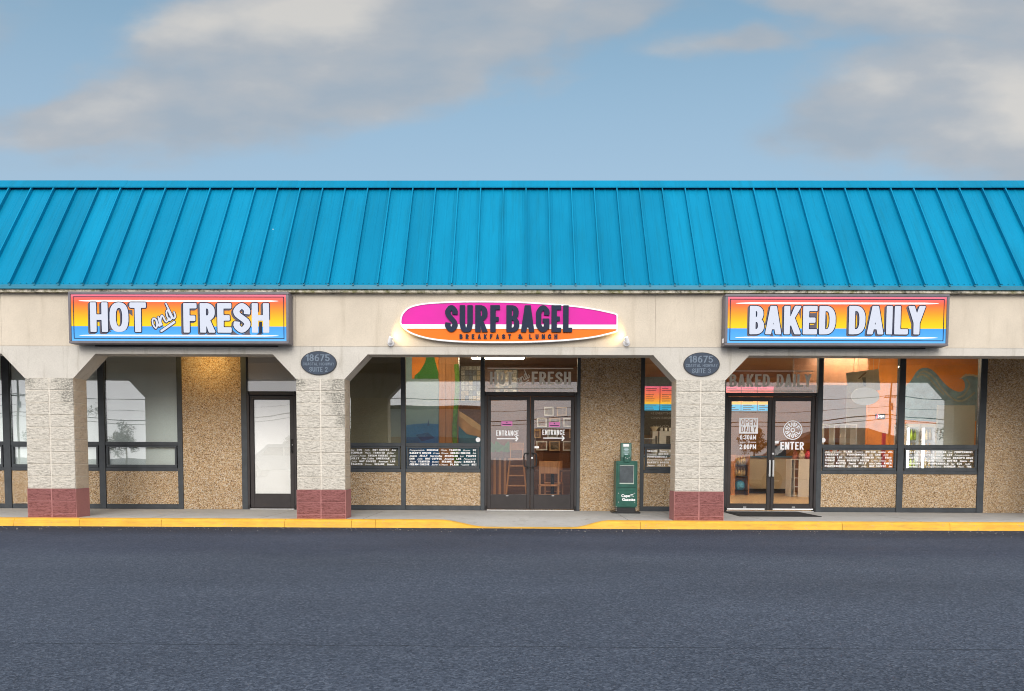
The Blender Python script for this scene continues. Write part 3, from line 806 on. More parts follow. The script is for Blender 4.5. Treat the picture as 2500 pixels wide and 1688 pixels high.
# roof
YE, ZE, YR, ZRG = -.115, 3.79, 1.206, 5.772
sl = Vector((0, YR-YE, ZRG-ZE)); SL = sl.length; sl.normalize(); nr = Vector((0, -sl.z, sl.y))
SPC, XS0 = .399, -9.1098
roof = MB().xprism([(YE+.05, ZE-.03), (YE+.03, ZE-.01), (YR+.02, ZRG-.03), (YR+.10, ZRG+.10), (YR+.13, 5.70), (.30, 3.70)], XA-.2, XB+.2).obj('roof', DRIP, B)


def rp(x, s_, h):
    p = Vector((0, YE, ZE))+sl*s_+nr*h; return (x, p.y, p.z)


pf = [(.0, 0), (.055, 0), (.068, .0035), (.085, .0035), (.098, 0), (.17, 0), (.183, .0035), (.216, .0035), (.229, 0), (.301, 0), (.314, .0035), (.331, .0035), (.344, 0), (SPC, 0)]
pv = [rp(x, 0, h) for x, h in pf]+[rp(x, SL*.5, h+.002) for x, h in pf]+[rp(x, SL+.02, h) for x, h in pf]
kk = len(pf); pfc = [(j*kk+i, j*kk+i+1, (j+1)*kk+i+1, (j+1)*kk+i) for j in range(2) for i in range(kk-1)]
ROOFS = []
for q in range(3):
    mb = MB(); jj = random.Random(q)
    mb.add([(x, y+jj.uniform(-.002, .002), z) for x, y, z in pv], pfc); ROOFS.append(mb.mesh('roof_panel', ROOF))
seam = MB()
seam.add([rp(-.006, .0, -.004), rp(.006, .0, -.004), rp(.009, .0, .052), rp(.009, .0, .060), rp(-.011, .0, .060), rp(-.006, .0, .052)]+[rp(-.006, SL+.015, -.004), rp(.006, SL+.015, -.004), rp(.009, SL+.015, .052), rp(.009, SL+.015, .060), rp(-.011, SL+.015, .060), rp(-.006, SL+.015, .052)],
         [(5, 4, 3, 2, 1, 0), (6, 7, 8, 9, 10, 11)]+[(i, (i+1) % 6, 6+(i+1) % 6, 6+i) for i in range(6)])
SEAM = seam.mesh('standing_seam', ROOF)
i0, i1 = -17, 63
fast = MB()
for i in range(i0, i1):
    x = XS0+i*SPC
    place(bpy.data.objects.new('roof_panel', ROOFS[i % 3]), roof, (x, 0, 0))
    place(bpy.data.objects.new('standing_seam', SEAM), roof, (x, 0, 0))
    for u in (.06, .155, .25, .345):
        p = rp(x+u, .045, .002); fast.tube(p, Vector(p)+nr*.010, .009, .006, 6)
    p = rp(x, .012, .02); fast.box(p[0]-.014, p[1]-.02, p[2]-.022, p[0]+.014, p[1]+.0, p[2]+.016)
tag(fast.obj('fastener_row', DRIP, roof), kind='stuff')
MB().xprism([(YE-.012, ZE+.010), (YE-.020, ZE-.052), (YE-.028, ZE-.058), (YE+.04, ZE-.062), (YE+.05, ZE+.004)], XA-.2, XB+.2).obj('eave_flashing', DRIP, roof)
for a in [XA-.2+3.05*i for i in range(11)]:
    q = rnd.uniform(-.003, .003)
    MB().xprism([(YR-.075, ZRG-.002+q), (YR-.077, ZRG+.016+q), (YR+.055, ZRG+.168+q), (YR+.40, ZRG+.175+q), (YR+.40, ZRG+.150), (YR+.07, ZRG+.14), (YR-.05, ZRG+.004+q)], a+.002, a+3.05+.012).obj('ridge_cap', ROOF, roof)
# mossy ledge between eave and fascia
boxo('ledge', MOSS, B, XA, -.105, ZF+.001, XB, .30, ZE-.055)

# ------------------------------------------------------------------ storefront
YW = D           # front plane of frames
T_ = .11         # frame depth
ZTOP = ZC+.01


def X(px): return axz(px, 1120, YW)[0]


def mull(px0, px1, name='mullion', z1=ZTOP, m=FRAME, z0=0.0):
    return boxo(name, m, B, X(px0), YW-.004, z0, X(px1), YW+T_, z1, bev=.004)


def storefront(x0, x1, lining=None, decal=None, both=True):
    """one glazed bay between two mullions: base rail, pebble panel, awning pane, rail, tall pane"""
    x0 += .001; x1 -= .001
    boxo('base_rail', FRAME, B, x0, YW+.012, 0.0, x1, YW+T_-.01, .092, bev=.004)
    boxo('pebble_panel', PEB, B, x0, YW+.022, .093, x1, YW+.09, .735)
    wn = MB().box(x0, YW+.006, .736, x1, YW+T_-.01, .80).box(x0, YW+.006, 1.228, x1, YW+T_-.01, 1.30).obj('window', FRAME, B, bev=.004)
    fr = MB()
    fr.box(x0+.02, YW-.002, .801, x1-.02, YW+.05, .858).box(x0+.02, YW-.002, 1.196, x1-.02, YW+.05, 1.227)
    fr.box(x0+.02, YW-.002, .859, x0+.055, YW+.05, 1.195).box(x1-.055, YW-.002, .859, x1-.02, YW+.05, 1.195)
    fr.obj('sash', FRAME, wn, bev=.003)
    boxo('pane', GLASS, wn, x0+.05, YW+.030, .85, x1-.05, YW+.036, 1.2)
    boxo('pane', GLASS, wn, x0+.004, YW+.040, 1.301, x1-.004, YW+.046, ZTOP-.005)
    if lining:
        MB().box(x0+.01, YW+.085, .82, x1-.01, YW+.092, 1.215).box(x0+.01, YW+.085, 1.29, x1-.01, YW+.092, ZTOP).obj('lining', lining, wn)
    return wn


# left empty suite
storefront(XA+.3, X(-450), SHADE); mull(-450, -435); storefront(X(-435), X(-215), SHADE); mull(-215, -200); storefront(X(-200), X(9), SHADE)
mull(9, 26); storefront(X(26), X(242), SHADE); mull(242, 257)
storefront(X(257), X(434), SHADE); mull(434, 446)
boxo('stone_panel', PEB, B, X(446)+.001, YW+.02, 0, X(590)-.001, YW+.10, ZTOP)
mull(590, 604)


def door_leaf(x0, x1, zb, rails, m, glass, pane_mat=None):
    """aluminium door leaf: stiles, top and bottom rail, pane"""
    st, top, bot = rails
    mb = MB().box(x0, YW+.018, zb, x0+st, YW+.062, 2.205).box(x1-st, YW+.018, zb, x1, YW+.062, 2.205)
    mb.box(x0+st, YW+.019, 2.205-top, x1-st, YW+.061, 2.204).box(x0+st, YW+.019, zb+.001, x1-st, YW+.061, zb+bot)
    d_ = mb.obj('door', m, B, bev=.004)
    boxo('glazing_bead', BLACK, d_, x0+st-.006, YW+.030, zb+bot-.006, x0+st+.006, YW+.05, 2.205-top+.006)
    boxo('glazing_bead', BLACK, d_, x1-st-.006, YW+.030, zb+bot-.006, x1-st+.006, YW+.05, 2.205-top+.006)
    boxo('glazing_bead', BLACK, d_, x0+st-.006, YW+.031, 2.205-top-.008, x1-st+.006, YW+.051, 2.205-top+.005)
    boxo('glazing_bead', BLACK, d_, x0+st-.006, YW+.031, zb+bot-.005, x1-st+.006, YW+.051, zb+bot+.006)
    boxo('pane', glass, d_, x0+st, YW+.038, zb+bot, x1-st, YW+.044, 2.205-top)
    if pane_mat: boxo('window_film', pane_mat, d_, x0+st+.002, YW+.047, zb+bot, x1-st-.002, YW+.050, 2.205-top)
    return d_


def door_frame(x0, x1, m):
    f_ = MB().box(x0, YW-.004, 0, x0+.045, YW+T_, 2.285).box(x1-.045, YW-.004, 0, x1, YW+T_, 2.285).box(x0+.046, YW-.003, 2.215, x1-.046, YW+T_, 2.284)
    d_ = f_.obj('door_frame', m, B, bev=.004)
    boxo('threshold', ALU, d_, x0+.046, YW-.03, 0.001, x1-.046, YW+T_, .018)
    for xx in (x0+.03, x1-.03):
        MB().tube((xx, YW-.012, 2.215), (xx, YW-.012, 2.275), .017, .017, 10).obj('pivot', BLACK, d_)
        MB().tube((xx, YW-.012, .03), (xx, YW-.012, .09), .017, .017, 10).obj('pivot', BLACK, d_)
    boxo('pane', GLASSD, d_, x0+.004, YW+.040, 2.288, x1-.004, YW+.046, ZTOP-.004)
    return d_


# single white-filmed door of the empty suite
df = door_frame(X(604), X(724), DFRAME)
boxo('lining', FROST, df, X(604)+.01, YW+.08, 2.29, X(724)-.01, YW+.088, ZTOP)
dl = door_leaf(X(604)+.05, X(724)-.05, .03, (.075, .075, .27), DFRAME, GLASSD, FROST)
hx = X(724)-.085
MB().path([(hx, YW-.0, 1.36), (hx, YW-.05, 1.36), (hx, YW-.05, 1.12), (hx, YW-.0, 1.12)], .012, 8).obj('handle', BLACK, dl)
MB().tube((hx, YW+.02, 1.255), (hx, YW-.004, 1.255), .016, .016, 12).obj('lock', ALU, dl)
storefront(X(740), X(979), DARKF)
mull(979, 990)
w_mid = storefront(X(990), X(1173)); mull(1173, 1183)
DX = [X(p) for p in (1183, 1294.5, 1408)]
df_m = door_frame(DX[0], DX[2], DFRAME)
d_ml = door_leaf(DX[0]+.05, DX[1]-.004, .03, (.062, .07, .275), DFRAME, GLASSD)
d_mr = door_leaf(DX[1]+.004, DX[2]-.05, .03, (.062, .07, .275), DFRAME, GLASSD)
for d_, hx, sgn in ((d_ml, DX[1]-.036, -1), (d_mr, DX[1]+.036, 1)):
    MB().path([(hx, YW+.02, 1.12), (hx+sgn*.01, YW-.045, 1.12), (hx+sgn*.075, YW-.055, 1.10), (hx+sgn*.085, YW-.055, 1.06), (hx+sgn*.085, YW-.055, .90), (hx+sgn*.075, YW-.055, .86), (hx+sgn*.01, YW-.045, .84), (hx, YW+.02, .84)], .013, 8).obj('handle', BLACK, d_)
MB().tube((DX[1]+.036, YW+.02, 1.02), (DX[1]+.036, YW+.002, 1.02), .02, .02, 14).obj('lock', ALU, d_mr)
mull(1408, 1416)
boxo('stone_panel', PEB, B, X(1416)+.001, YW+.02, 0, X(1563)-.001, YW+.10, ZTOP)
mull(1563, 1572); w_nar = storefront(X(1572), X(1690)); mull(1690, 1700); storefront(X(1700), X(1758), DARKF); mull(1758, 1770)
EX = [X(p) for p in (1770, 1883, 1994)]
df_r = door_frame(EX[0], EX[2], DFRAME)
d_rl = door_leaf(EX[0]+.05, EX[1]-.004, .03, (.062, .07, .12), DFRAME, GLASSD)
d_rr = door_leaf(EX[1]+.004, EX[2]-.05, .03, (.062, .07, .12), DFRAME, GLASSD)
for d_, hx in ((d_rl, EX[1]-.034), (d_rr, EX[1]+.034)):
    MB().box(hx-.017, YW-.035, .68, hx+.017, YW-.02, 1.0).box(hx-.01, YW-.02, .70, hx+.01, YW+.02, .73).box(hx-.01, YW-.02, .95, hx+.01, YW+.02, .98).obj('handle', ALU, d_, bev=.003)
MB().tube((EX[1]+.034, YW+.02, 1.12), (EX[1]+.034, YW+.004, 1.12), .02, .02, 14).obj('lock', ALU, d_rr)
boxo('kick_strip', WHITE, d_rl, EX[0]+.06, YW-.006, .04, EX[1]-.11, YW+.017, .062); boxo('kick_strip', WHITE, d_rr, EX[1]+.05, YW-.006, .04, EX[2]-.05, YW+.017, .062)
mull(1994, 2006); w_r1 = storefront(X(2006), X(2191)); mull(2191, 2206); w_r2 = storefront(X(2206), X(2388)); mull(2388, 2404)
boxo('stone_panel', PEB, B, X(2404)+.001, YW+.02, 0, X(2590), YW+.10, ZTOP)
mull(2590, 2604); storefront(X(2604), X(2800), SHADE); mull(2800, 2815); storefront(X(2815), XB-.02, SHADE)
# small vinyl dots low on the glass, alarm stickers
for wn, px, py in ((w_mid, 1167, 1074), (w_r1, 2010, 1075)):
    cx, cz = axz(px, py, YW+.03)
    MB().tube((cx, YW+.038, cz), (cx, YW+.0365, cz), .046, .046, 20).obj('round_sticker', WHITE, wn)

# word panels on the lower panes
WORDS = [('EGG', 1), ('Jelly', 0), ('HOT COFFEE', 1), ('American', 2), ('LOX', 1), ('Pumpernickle', 0), ('SCHMEAR', 1), ('Plain', 0), ('TOASTED', 1), ('Butter', 0), ('SESAME', 1), ('Banana', 2), ("BAKER'S DOZEN", 1), ('Cream Cheese', 0), ('CREAM CHEESE', 1), ("Baker's Dozen", 0), ('PLAIN', 1), ('Toasted', 0), ('BUTTER', 1), ('Sesame', 2), ('JELLY', 1), ('Hot Coffee', 2), ('AMERICAN', 1), ('Lox', 0), ('PUMPERNICKLE', 1), ('Egg', 0)]


def word_panel(wn, x0, x1, seed):
    q = random.Random(seed); mb = MB(); y = YW+.0285; hh = .036
    for row in range(6):
        z = 1.146-row*.0555; x = x0; k = (row*7+seed*5) % len(WORDS)
        while x < x1-.05:
            s_, st = WORDS[k % len(WORDS)]; k += 1
            wd = len(s_)*(.032 if st == 1 else .024)
            if x+wd > x1:
                n_ = int((x1-x)/(wd/len(s_))); s_ = s_[:n_].strip(); wd = len(s_)*(.032 if st == 1 else .024)
                if len(s_) < 2: break
            if st == 1:
                g = flat(line(s_, x, z, hh, .52, .20, .2, .03, .09, fit=wd), y)
            else:
                g = typed(s_, x, z, hh*(.95 if st == 2 else .9), wd, y, .35, .03 if st == 2 else .006)
            mb.add(g.v, g.f); x += wd+.045
    tag(mb.obj('window_lettering', WHITE, wn), kind='stuff')


word_panel(w_mid, X(990)+.075, X(1173)-.075, 1); word_panel(w_nar, X(1572)+.07, X(1690)-.075, 2)
word_panel(w_r1, X(2006)+.075, X(2191)-.075, 3); word_panel(w_r2, X(2206)+.075, X(2388)-.075, 4)
we = [o for o in B.children if o.name.startswith('window')]
for o in we:
    if abs(max(v.co.x for v in o.data.vertices)-X(979)) < .01: word_panel(o, X(856), X(979)-.075, 5)

# ------------------------------------------------------------------ door lettering
YD = YW+.0365
SANS = dict(wb=.46, t=.17, b=.15, r=.015, gap=.09)
SLIM = dict(wb=.46, t=.12, b=.115, r=.01, gap=.12)


def pline(s_, px0, px1, py0, py1, Yp, **k):
    a, b = axz(px0, py1, Yp), axz(px1, py0, Yp); return line(s_, a[0], a[1], b[1]-a[1], fit=b[0]-a[0], **k)


VEIL = mat('cream_transom_vinyl', (.90, .85, .74), .5)
AND = [[(1800, 645), (1752, 600), (1722, 640), (1735, 720), (1785, 788), (1812, 745), (1800, 650)], [(1797, 628), (1815, 690), (1850, 745), (1868, 725), (1832, 580)], [(1832, 575), (1868, 650), (1902, 728)], [(1878, 655), (1882, 580), (1905, 545), (1938, 590), (1962, 650), (1990, 668), (2020, 640), (2040, 600)],
       [(2062, 545), (2020, 452), (1988, 475), (2000, 560), (2052, 637), (2085, 600), (2070, 530)], [(1977, 322), (2050, 470), (2112, 595), (2142, 600), (2156, 558), (2132, 482)]]
UND = [[(1892, 842), (2138, 672)]]
# transom over the middle doors
lt = pline('HOT', 1196, 1254, 908, 939, YW+.037, **SANS)+pline('FRESH', 1298, 1394, 908, 939, YW+.037, **SANS)
mb = flat(lt, YW+.0375)
ax, az = axz(1262, 936, YW); sc_ = .000285*3.1
mb2 = flat(inked([[(ax+(x-1720)*sc_*.62, az+(790-y)*sc_*.62) for x, y in q] for q in AND+UND], .0085), YW+.0370); mb.add(mb2.v, mb2.f)
for py in (899, 948):
    a, b = axz(1190, py, YW), axz(1400, py, YW); mb.box(a[0], YW+.036, a[1]-.010, b[0], YW+.0375, a[1]+.010)
mb.obj('transom_lettering', VEIL, df_m)
lt = pline('BAKED', 1781, 1880, 914, 945, YW+.037, **SANS)+pline('DAILY', 1896, 1981, 914, 945, YW+.037, **SANS)
mb = flat(lt, YW+.0375)
for py in (905.5, 954.5):
    a, b = axz(1782, py, YW), axz(1988, py, YW); mb.box(a[0], YW+.036, a[1]-.009, b[0], YW+.0375, a[1]+.009)
mb.obj('transom_lettering', VEIL, df_r)


def arrow(px0, px1, py):
    a, b = axz(px0, py, YD), axz(px1, py, YD)
    mb = MB().box(a[0], YD-.001, a[1]-.010, b[0]-.02, YD, a[1]+.010)
    for s_ in (-1, 1):
        mb.prism([(b[0], a[1]), (b[0]-.045, a[1]+s_*.055), (b[0]-.068, a[1]+s_*.042), (b[0]-.03, a[1])], YD-.0015, YD-.0005)
    return mb


for dd, p0, p1, a0, a1, e0, e1, ap in ((d_ml, 1211.5, 1266, 1213, 1266, 1052.5, 1064, 1071.5), (d_mr, 1324, 1379, 1326, 1379, 1050.5, 1062, 1070)):
    flat(pline('ENTRANCE', p0, p1, e0-1, e1, YD, **SANS), YD-.0006).obj('entrance_lettering', WHITE, dd)
    arrow(a0, a1, ap).obj('arrow_decal', WHITE, dd)
for dd, p0, p1, py0, py1 in ((d_ml, 1224, 1251, 1029, 1040), (d_mr, 1340, 1367, 1031, 1043)):
    a, b = axz(p0, py1, YD), axz(p1, py0, YD)
    boxo('pink_notice', PINK, dd, a[0], YD-.002, a[1], b[0], YD-.0005, b[1])
    mb = MB().tube(((a[0]+b[0])/2, YD-.0025, b[1]-.025), ((a[0]+b[0])/2, YD-.0035, b[1]-.025), .012, .012, 10)
    mb.box(a[0]+.02, YD-.0035, a[1]+.02, b[0]-.02, YD-.0025, a[1]+.034); mb.obj('notice_print', NAVY, dd)
a, b = axz(1305, 1095, YD), axz(1316, 1090, YD); boxo('hours_sticker', WHITE, d_mr, a[0], YD-.002, a[1], b[0], YD-.0005, b[1])
for dd, px in ((d_ml, 1238), (d_mr, 1350)):
    a = axz(px, 1211, YW+.017); boxo('door_badge', ALU, dd, a[0]-.025, YW+.014, a[1]-.006, a[0]+.025, YW+.0175, a[1]+.006)
for dd, px in ((d_rl, 1818), (d_rr, 1937)):
    a = axz(px, 1238.5, YW+.017); boxo('door_badge', ALU, dd, a[0]-.03, YW+.014, a[1]-.009, a[0]+.03, YW+.0175, a[1]+.009)
# right doors: OPEN DAILY 6:30AM TO 2:00PM / round emblem / ENTER
a, b = axz(1804, 1059, YD), axz(1851, 1020.5, YD)
hole = pline('OPEN', 1809.5, 1847, 1024, 1039, YD, **SLIM)+pline('DAILY', 1809, 1846.5, 1042, 1055.5, YD, **SLIM)
flat([[(a[0], a[1]), (b[0], a[1]), (b[0], b[1]), (a[0], b[1])]]+hole, YD-.0006).obj('open_panel', WHITE, d_rl)
hrs = pline('6:30AM', 1806.5, 1846, 1062, 1073.5, YD, **SANS)+pline('TO', 1822, 1830, 1076, 1083, YD, **SLIM)+pline('2:00PM', 1805.5, 1846, 1085.5, 1097, YD, **SANS)
mb = flat(hrs, YD-.0006)
for p0, p1 in ((1806, 1820), (1832, 1846)):
    a, b = axz(p0, 1080, YD), axz(p1, 1080, YD); mb.box(a[0], YD-.001, a[1]-.006, b[0], YD, a[1]+.006)
mb.obj('hours_lettering', WHITE, d_rl)
flat(pline('ENTER', 1905, 1963, 1079.5, 1098, YD, **SANS), YD-.0006).obj('enter_lettering', WHITE, d_rr)
a, b = axz(1890, 1083, YD), axz(1901, 1077, YD); boxo('hours_sticker', WHITE, d_rr, a[0], YD-.002, a[1], b[0], YD-.0005, b[1])
ex, ez = axz(1935.5, 1050.5, YD); R_ = .185
lp = [[(ex+R_*math.cos(t), ez+R_*math.sin(t)) for t in (2*math.pi*i/48 for i in range(48))], [(ex+(R_-.018)*math.cos(t), ez+(R_-.018)*math.sin(t)) for t in (2*math.pi*i/48 for i in range(48))]]
lp += [[(ex+.045*math.cos(t), ez+.045*math.sin(t)) for t in (2*math.pi*i/24 for i in range(24))], [(ex+.024*math.cos(t), ez+.024*math.sin(t)) for t in (2*math.pi*i/24 for i in range(24))]]


def on_ring(c, ang, wd, h, r0, flip):
    out = []
    for q in unit(c, wd, .20, .19, .05):
        o = []
        for x, z in q:
            rr = (r0+z*h) if not flip else (r0+(1-z)*h)
            t = ang-(x-wd/2)*.66/wd if not flip else ang+(x-wd/2)*.50/wd
            o.append((ex+rr*math.cos(t), ez+rr*math.sin(t)))
        out.append(o)
    return out


for c, d_ in zip('SURF', (158, 113, 67, 22)): lp += on_ring(c, math.radians(d_), .55, .090, .062, False)
for c, d_ in zip('BAGEL', (203, 236, 270, 304, 337)): lp += on_ring(c, math.radians(d_), .55, .085, .065, True)
flat(lp, YD-.0006).obj('round_emblem', WHITE, d_rr)

# ------------------------------------------------------------------ signs on the fascia
SIGN_STOPS = [(0, (.11, .40, .80)), (.10, (.08, .35, .76)), (.312, (.055, .29, .72)), (.316, (.82, .54, .012)), (.45, (.82, .46, .012)), (.64, (.82, .28, .022)), (.82, (.80, .14, .045)), (.92, (.74, .12, .11)), (1, (.72, .19, .29))]
BOLD = (.215, .185, .03)


def cabinet_sign(name, label, x0, x1, z0, z1, words, ox, oy, extra=None, back=None):
    yf, yb = -.25, -.045
    s_ = thing(name, label, 'sign', ((x0+x1)/2, yb, z0))
    fr = .042
    MB().box(x0, yf+.02, z0, x1, yb, z1).obj('cabinet', CABF, s_, bev=.006)
    mb = MB().box(x0, yf-.012, z0, x1, yf+.019, z0+fr).box(x0, yf-.012, z1-fr, x1, yf+.019, z1).box(x0, yf-.0115, z0+fr+.001, x0+fr, yf+.019, z1-fr-.001).box(x1-fr, yf-.0115, z0+fr+.001, x1, yf+.019, z1-fr-.001)
    mb.obj('retainer_frame', CABF, s_, bev=.006, seg=2)
    a, b, c, d_ = x0+fr+.001, x1-fr-.001, z0+fr+.001, z1-fr-.001
    gm_ = m_gradient('sunset_sign_print', c, d_, SIGN_STOPS, .32, .02)
    boxo('sign_face', gm_, s_, a, yf, c, b, yf+.015, d_)
    # printed key line and highlights
    i, t = .033, .012
    mb = MB().box(a+i, yf-.002, c+i, b-i, yf-.0006, c+i+t).box(a+i, yf-.002, d_-i-t, b-i, yf-.0006, d_-i).box(a+i, yf-.0021, c+i+t, a+i+t, yf-.0006, d_-i-t).box(b-i-t, yf-.0021, c+i+t, b-i, yf-.0006, d_-i-t)
    mb.obj('key_line', NAVY, s_)
    mb = MB()
    for z, h in ((d_-.103, .014), (c+.085, .012)):
        k = 10; up = [(a+.12+(b-a-.24)*q, z+h*min(1, (min(q, 1-q)*14))**.5) for q in [0, .004, .012, .03, .072, .5, .928, .97, .988, .996, 1]]
        mb.prism(up+[(x, 2*z-zz) for x, zz in up[::-1][1:-1]], yf-.0022, yf-.0006)
    mb.obj('highlight_line', WHITE, s_)
    P_ = lambda u, v: axz(ox+u/7.747, oy+v/7.747, yf)
    fill, outl, side = [], [], []
    for items, o2, v0, v1 in words:
        it = [(ch, axz(o2+u0/7.747, oy+580/7.747, yf)[0], axz(o2+u1/7.747, oy+580/7.747, yf)[0]) for ch, u0, u1 in items]
        za, zb = P_(300, v1)[1], P_(300, v0)[1]
        fill += boxed(it, za, zb, BOLD); outl += boxed(it, za, zb, BOLD, .030); side += boxed(it, za, zb, BOLD, .026, (-.052, -.042))
    sd_ = flat(side, yf-.0024); ou = flat(outl, yf-.0034); fi = flat(fill, yf-.0046)
    if extra:
        pts = [[P_(x, y) for x, y in q] for q in AND]+[[P_(x, y) for x, y in q] for q in UND]
        for mbk, hw, y, sh in ((sd_, .024, yf-.0024, -.006), (ou, .0225, yf-.0034, 0), (fi, .0130, yf-.0046, 0)):
            g = flat(inked([[(x+sh, z+sh) for x, z in q] for q in pts[:-1]], hw), y); mbk.add(g.v, g.f)
            g = flat(inked([[(x+sh, z+sh) for x, z in q] for q in pts[-1:]], hw+.006), y-.0002); mbk.add(g.v, g.f)
    sd_.obj('letter_drop_side', SHAD, s_); ou.obj('letter_outline', NAVY, s_); fi.obj('lettering', mat('sign_letter_white', (.52, .56, .65), .5, spec=.15), s_)
    # mounting rail peeping out below
    boxo('mounting_rail', BLACK, s_, x0+.3, yb+.001, z0-.018, x1-.25, -.004, z0+.2)
    boxo('switch_cover', WHITE if not extra else CABF, s_, x0-.012, yf+.06, z0+.05, x0-.0005, yf+.10, z0+.12)
    return s_


cabinet_sign('shop_sign', 'lit box sign reading HOT and FRESH over the empty suite', -7.294, -3.736, 2.836, 3.661,
             [([('H', 545, 880), ('O', 912, 1272), ('T', 1292, 1605)], 150, 298, 860), ([('F', 138, 392), ('R', 450, 740), ('E', 780, 1050), ('S', 1090, 1400), ('H', 1432, 1762)], 430, 308, 868)], 150, 700, True)
cabinet_sign('shop_sign', 'lit box sign reading BAKED DAILY over the ENTER doors', 3.242, 6.79, 2.826, 3.64,
             [([('B', 618, 895), ('A', 918, 1222), ('K', 1270, 1592), ('E', 1628, 1900), ('D', 1935, 2248)], 1750, 325, 865), ([('D', 250, 565), ('A', 595, 908), ('I', 958, 1085), ('L', 1112, 1375), ('Y', 1372, 1695)], 2040, 322, 862)], 1750, 705)

# surfboard sign
YSB = -.10
sb = thing('surfboard_sign', 'pink and orange surfboard shaped sign reading SURF BAGEL', 'sign', (-.2, -.02, 2.88))
top = [(976, 788), (977.5, 775), (984, 762), (1000, 749), (1030, 741), (1075, 737.2), (1150, 735), (1250, 736), (1330, 740), (1400, 746), (1455, 754), (1500, 764), (1508, 768)]
bot = [(1509, 808), (1500, 813), (1455, 824), (1400, 831), (1330, 835.5), (1250, 837.6), (1150, 837), (1085, 833.5), (1040, 827), (1005, 816), (985, 803), (978, 794)]
outl = [axz(x, y, YSB) for x, y in _cr(top, 5)[:-1]+[(1509, 772)]+_cr(bot, 5)]
cxm, czm = -.2, 3.22


def inset(poly, d):
    o = []
    for i in range(len(poly)):
        a, b = poly[i-1], poly[(i+1) % len(poly)]; tx, ty = b[0]-a[0], b[1]-a[1]; q = math.hypot(tx, ty) or 1
        nx_, ny_ = -ty/q, tx/q
        if nx_*(cxm-poly[i][0])+ny_*(czm-poly[i][1]) < 0: nx_, ny_ = -nx_, -ny_
        o.append((poly[i][0]+nx_*d, poly[i][1]+ny_*d))
    return o


inn = inset(outl, .025)
zs0, zs1 = axz(1250, 803.5, YSB)[1], axz(1250, 792.5, YSB)[1]


def clip(poly, z, above):
    o = []
    for i in range(len(poly)):
        a, b = poly[i], poly[(i+1) % len(poly)]; ia, ib = (a[1] >= z) == above, (b[1] >= z) == above
        if ia: o.append(a)
        if ia != ib: q = (z-a[1])/(b[1]-a[1]); o.append((a[0]+(b[0]-a[0])*q, z))
    return o


upf, lof = clip(inn, zs1, True), clip(inn, zs0, False)
MB().prism(outl, YSB+.012, -.015).obj('board', BOARDW, sb)
flat([outl, upf, lof], YSB, .0118).obj('rim_and_stripe', BOARDW, sb)
flat([upf], YSB+.009, .0028).obj('pink_field', MAG, sb); flat([lof], YSB+.009, .0028).obj('orange_field', ORG, sb)
HEAVY = (.205, .165, .008)
it = [(c, axz(960+u0/7.747, 780, YSB)[0], axz(960+u1/7.747, 780, YSB)[0]) for c, u0, u1 in (('S', 985, 1218), ('U', 1258, 1505), ('R', 1552, 1790), ('F', 1836, 2018), ('B', 2140, 2388))]
it += [(c, axz(1250+u0/7.747, 780, YSB)[0], axz(1250+u1/7.747, 780, YSB)[0]) for c, u0, u1 in (('A', 168, 424), ('G', 455, 706), ('E', 745, 930), ('L', 966, 1138))]
for q in it: flat(boxed([q], axz(1250, 811.5, YSB)[1], axz(1250, 746, YSB)[1], HEAVY), YSB-.022, .0215).obj('letter', NAVY, sb)
z0_, z1_ = axz(1250, 828, YSB)[1], axz(1250, 817, YSB)[1]
sml = dict(wb=.62, t=.24, b=.22, r=.05)
for word, p0, p1 in (('BREAKFAST', 1122, 1248), ('&', 1265, 1275), ('LUNCH', 1292, 1361)):
    st_ = (p1-p0)/(len(word)*1.24-.62) if len(word) > 1 else (p1-p0)/.70
    for k, c in enumerate(word):
        q0 = p0+k*st_*1.24; flat(pline(c, q0, q0+st_*.62*RELW.get(c, 1.0), 816.5, 828, YSB, gap=.1, **sml), YSB-.010, .019).obj('small_letter', NAVY, sb)

# address plaques
for lab, px, py, suite in (('oval slate plaque ending SUITE 2 on the pier beside the white filmed door', 778.5, 887, '2'), ('oval slate plaque ending SUITE 3 on the pier beside the ENTER doors', 1712.5, 890.5, '3')):
    cx, cz = axz(px, py, 0); a_, b_ = .292, .192
    t_ = thing('address_plaque', lab, 'plaque', (cx, 0, cz-b_))
    el = lambda k: [(cx+a_*k*math.cos(t), cz+b_*k*math.sin(t)) for t in (2*math.pi*i/56 for i in range(56))]
    MB().prism(el(1), -.016, .002).obj('rim', PLQE, t_, bev=.003); MB().prism(el(.965), -.019, -.0165).obj('face', PLQ, t_)
    dg = dict(wb=.55, t=.17, b=.14, r=.02, gap=.10)
    lp = line('18675', cx-.012, cz+.028, .112, fit=.395, mid=True, **dg)+line('COASTAL HIGHWAY', cx, cz-.040, .047, fit=.515, mid=True, wb=.62, t=.16, b=.15, gap=.12)+line('SUITE '+suite, cx-.002, cz-.142, .078, fit=.305, mid=True, **dg)
    flat(lp, -.0202).obj('lettering', PLQT, t_)

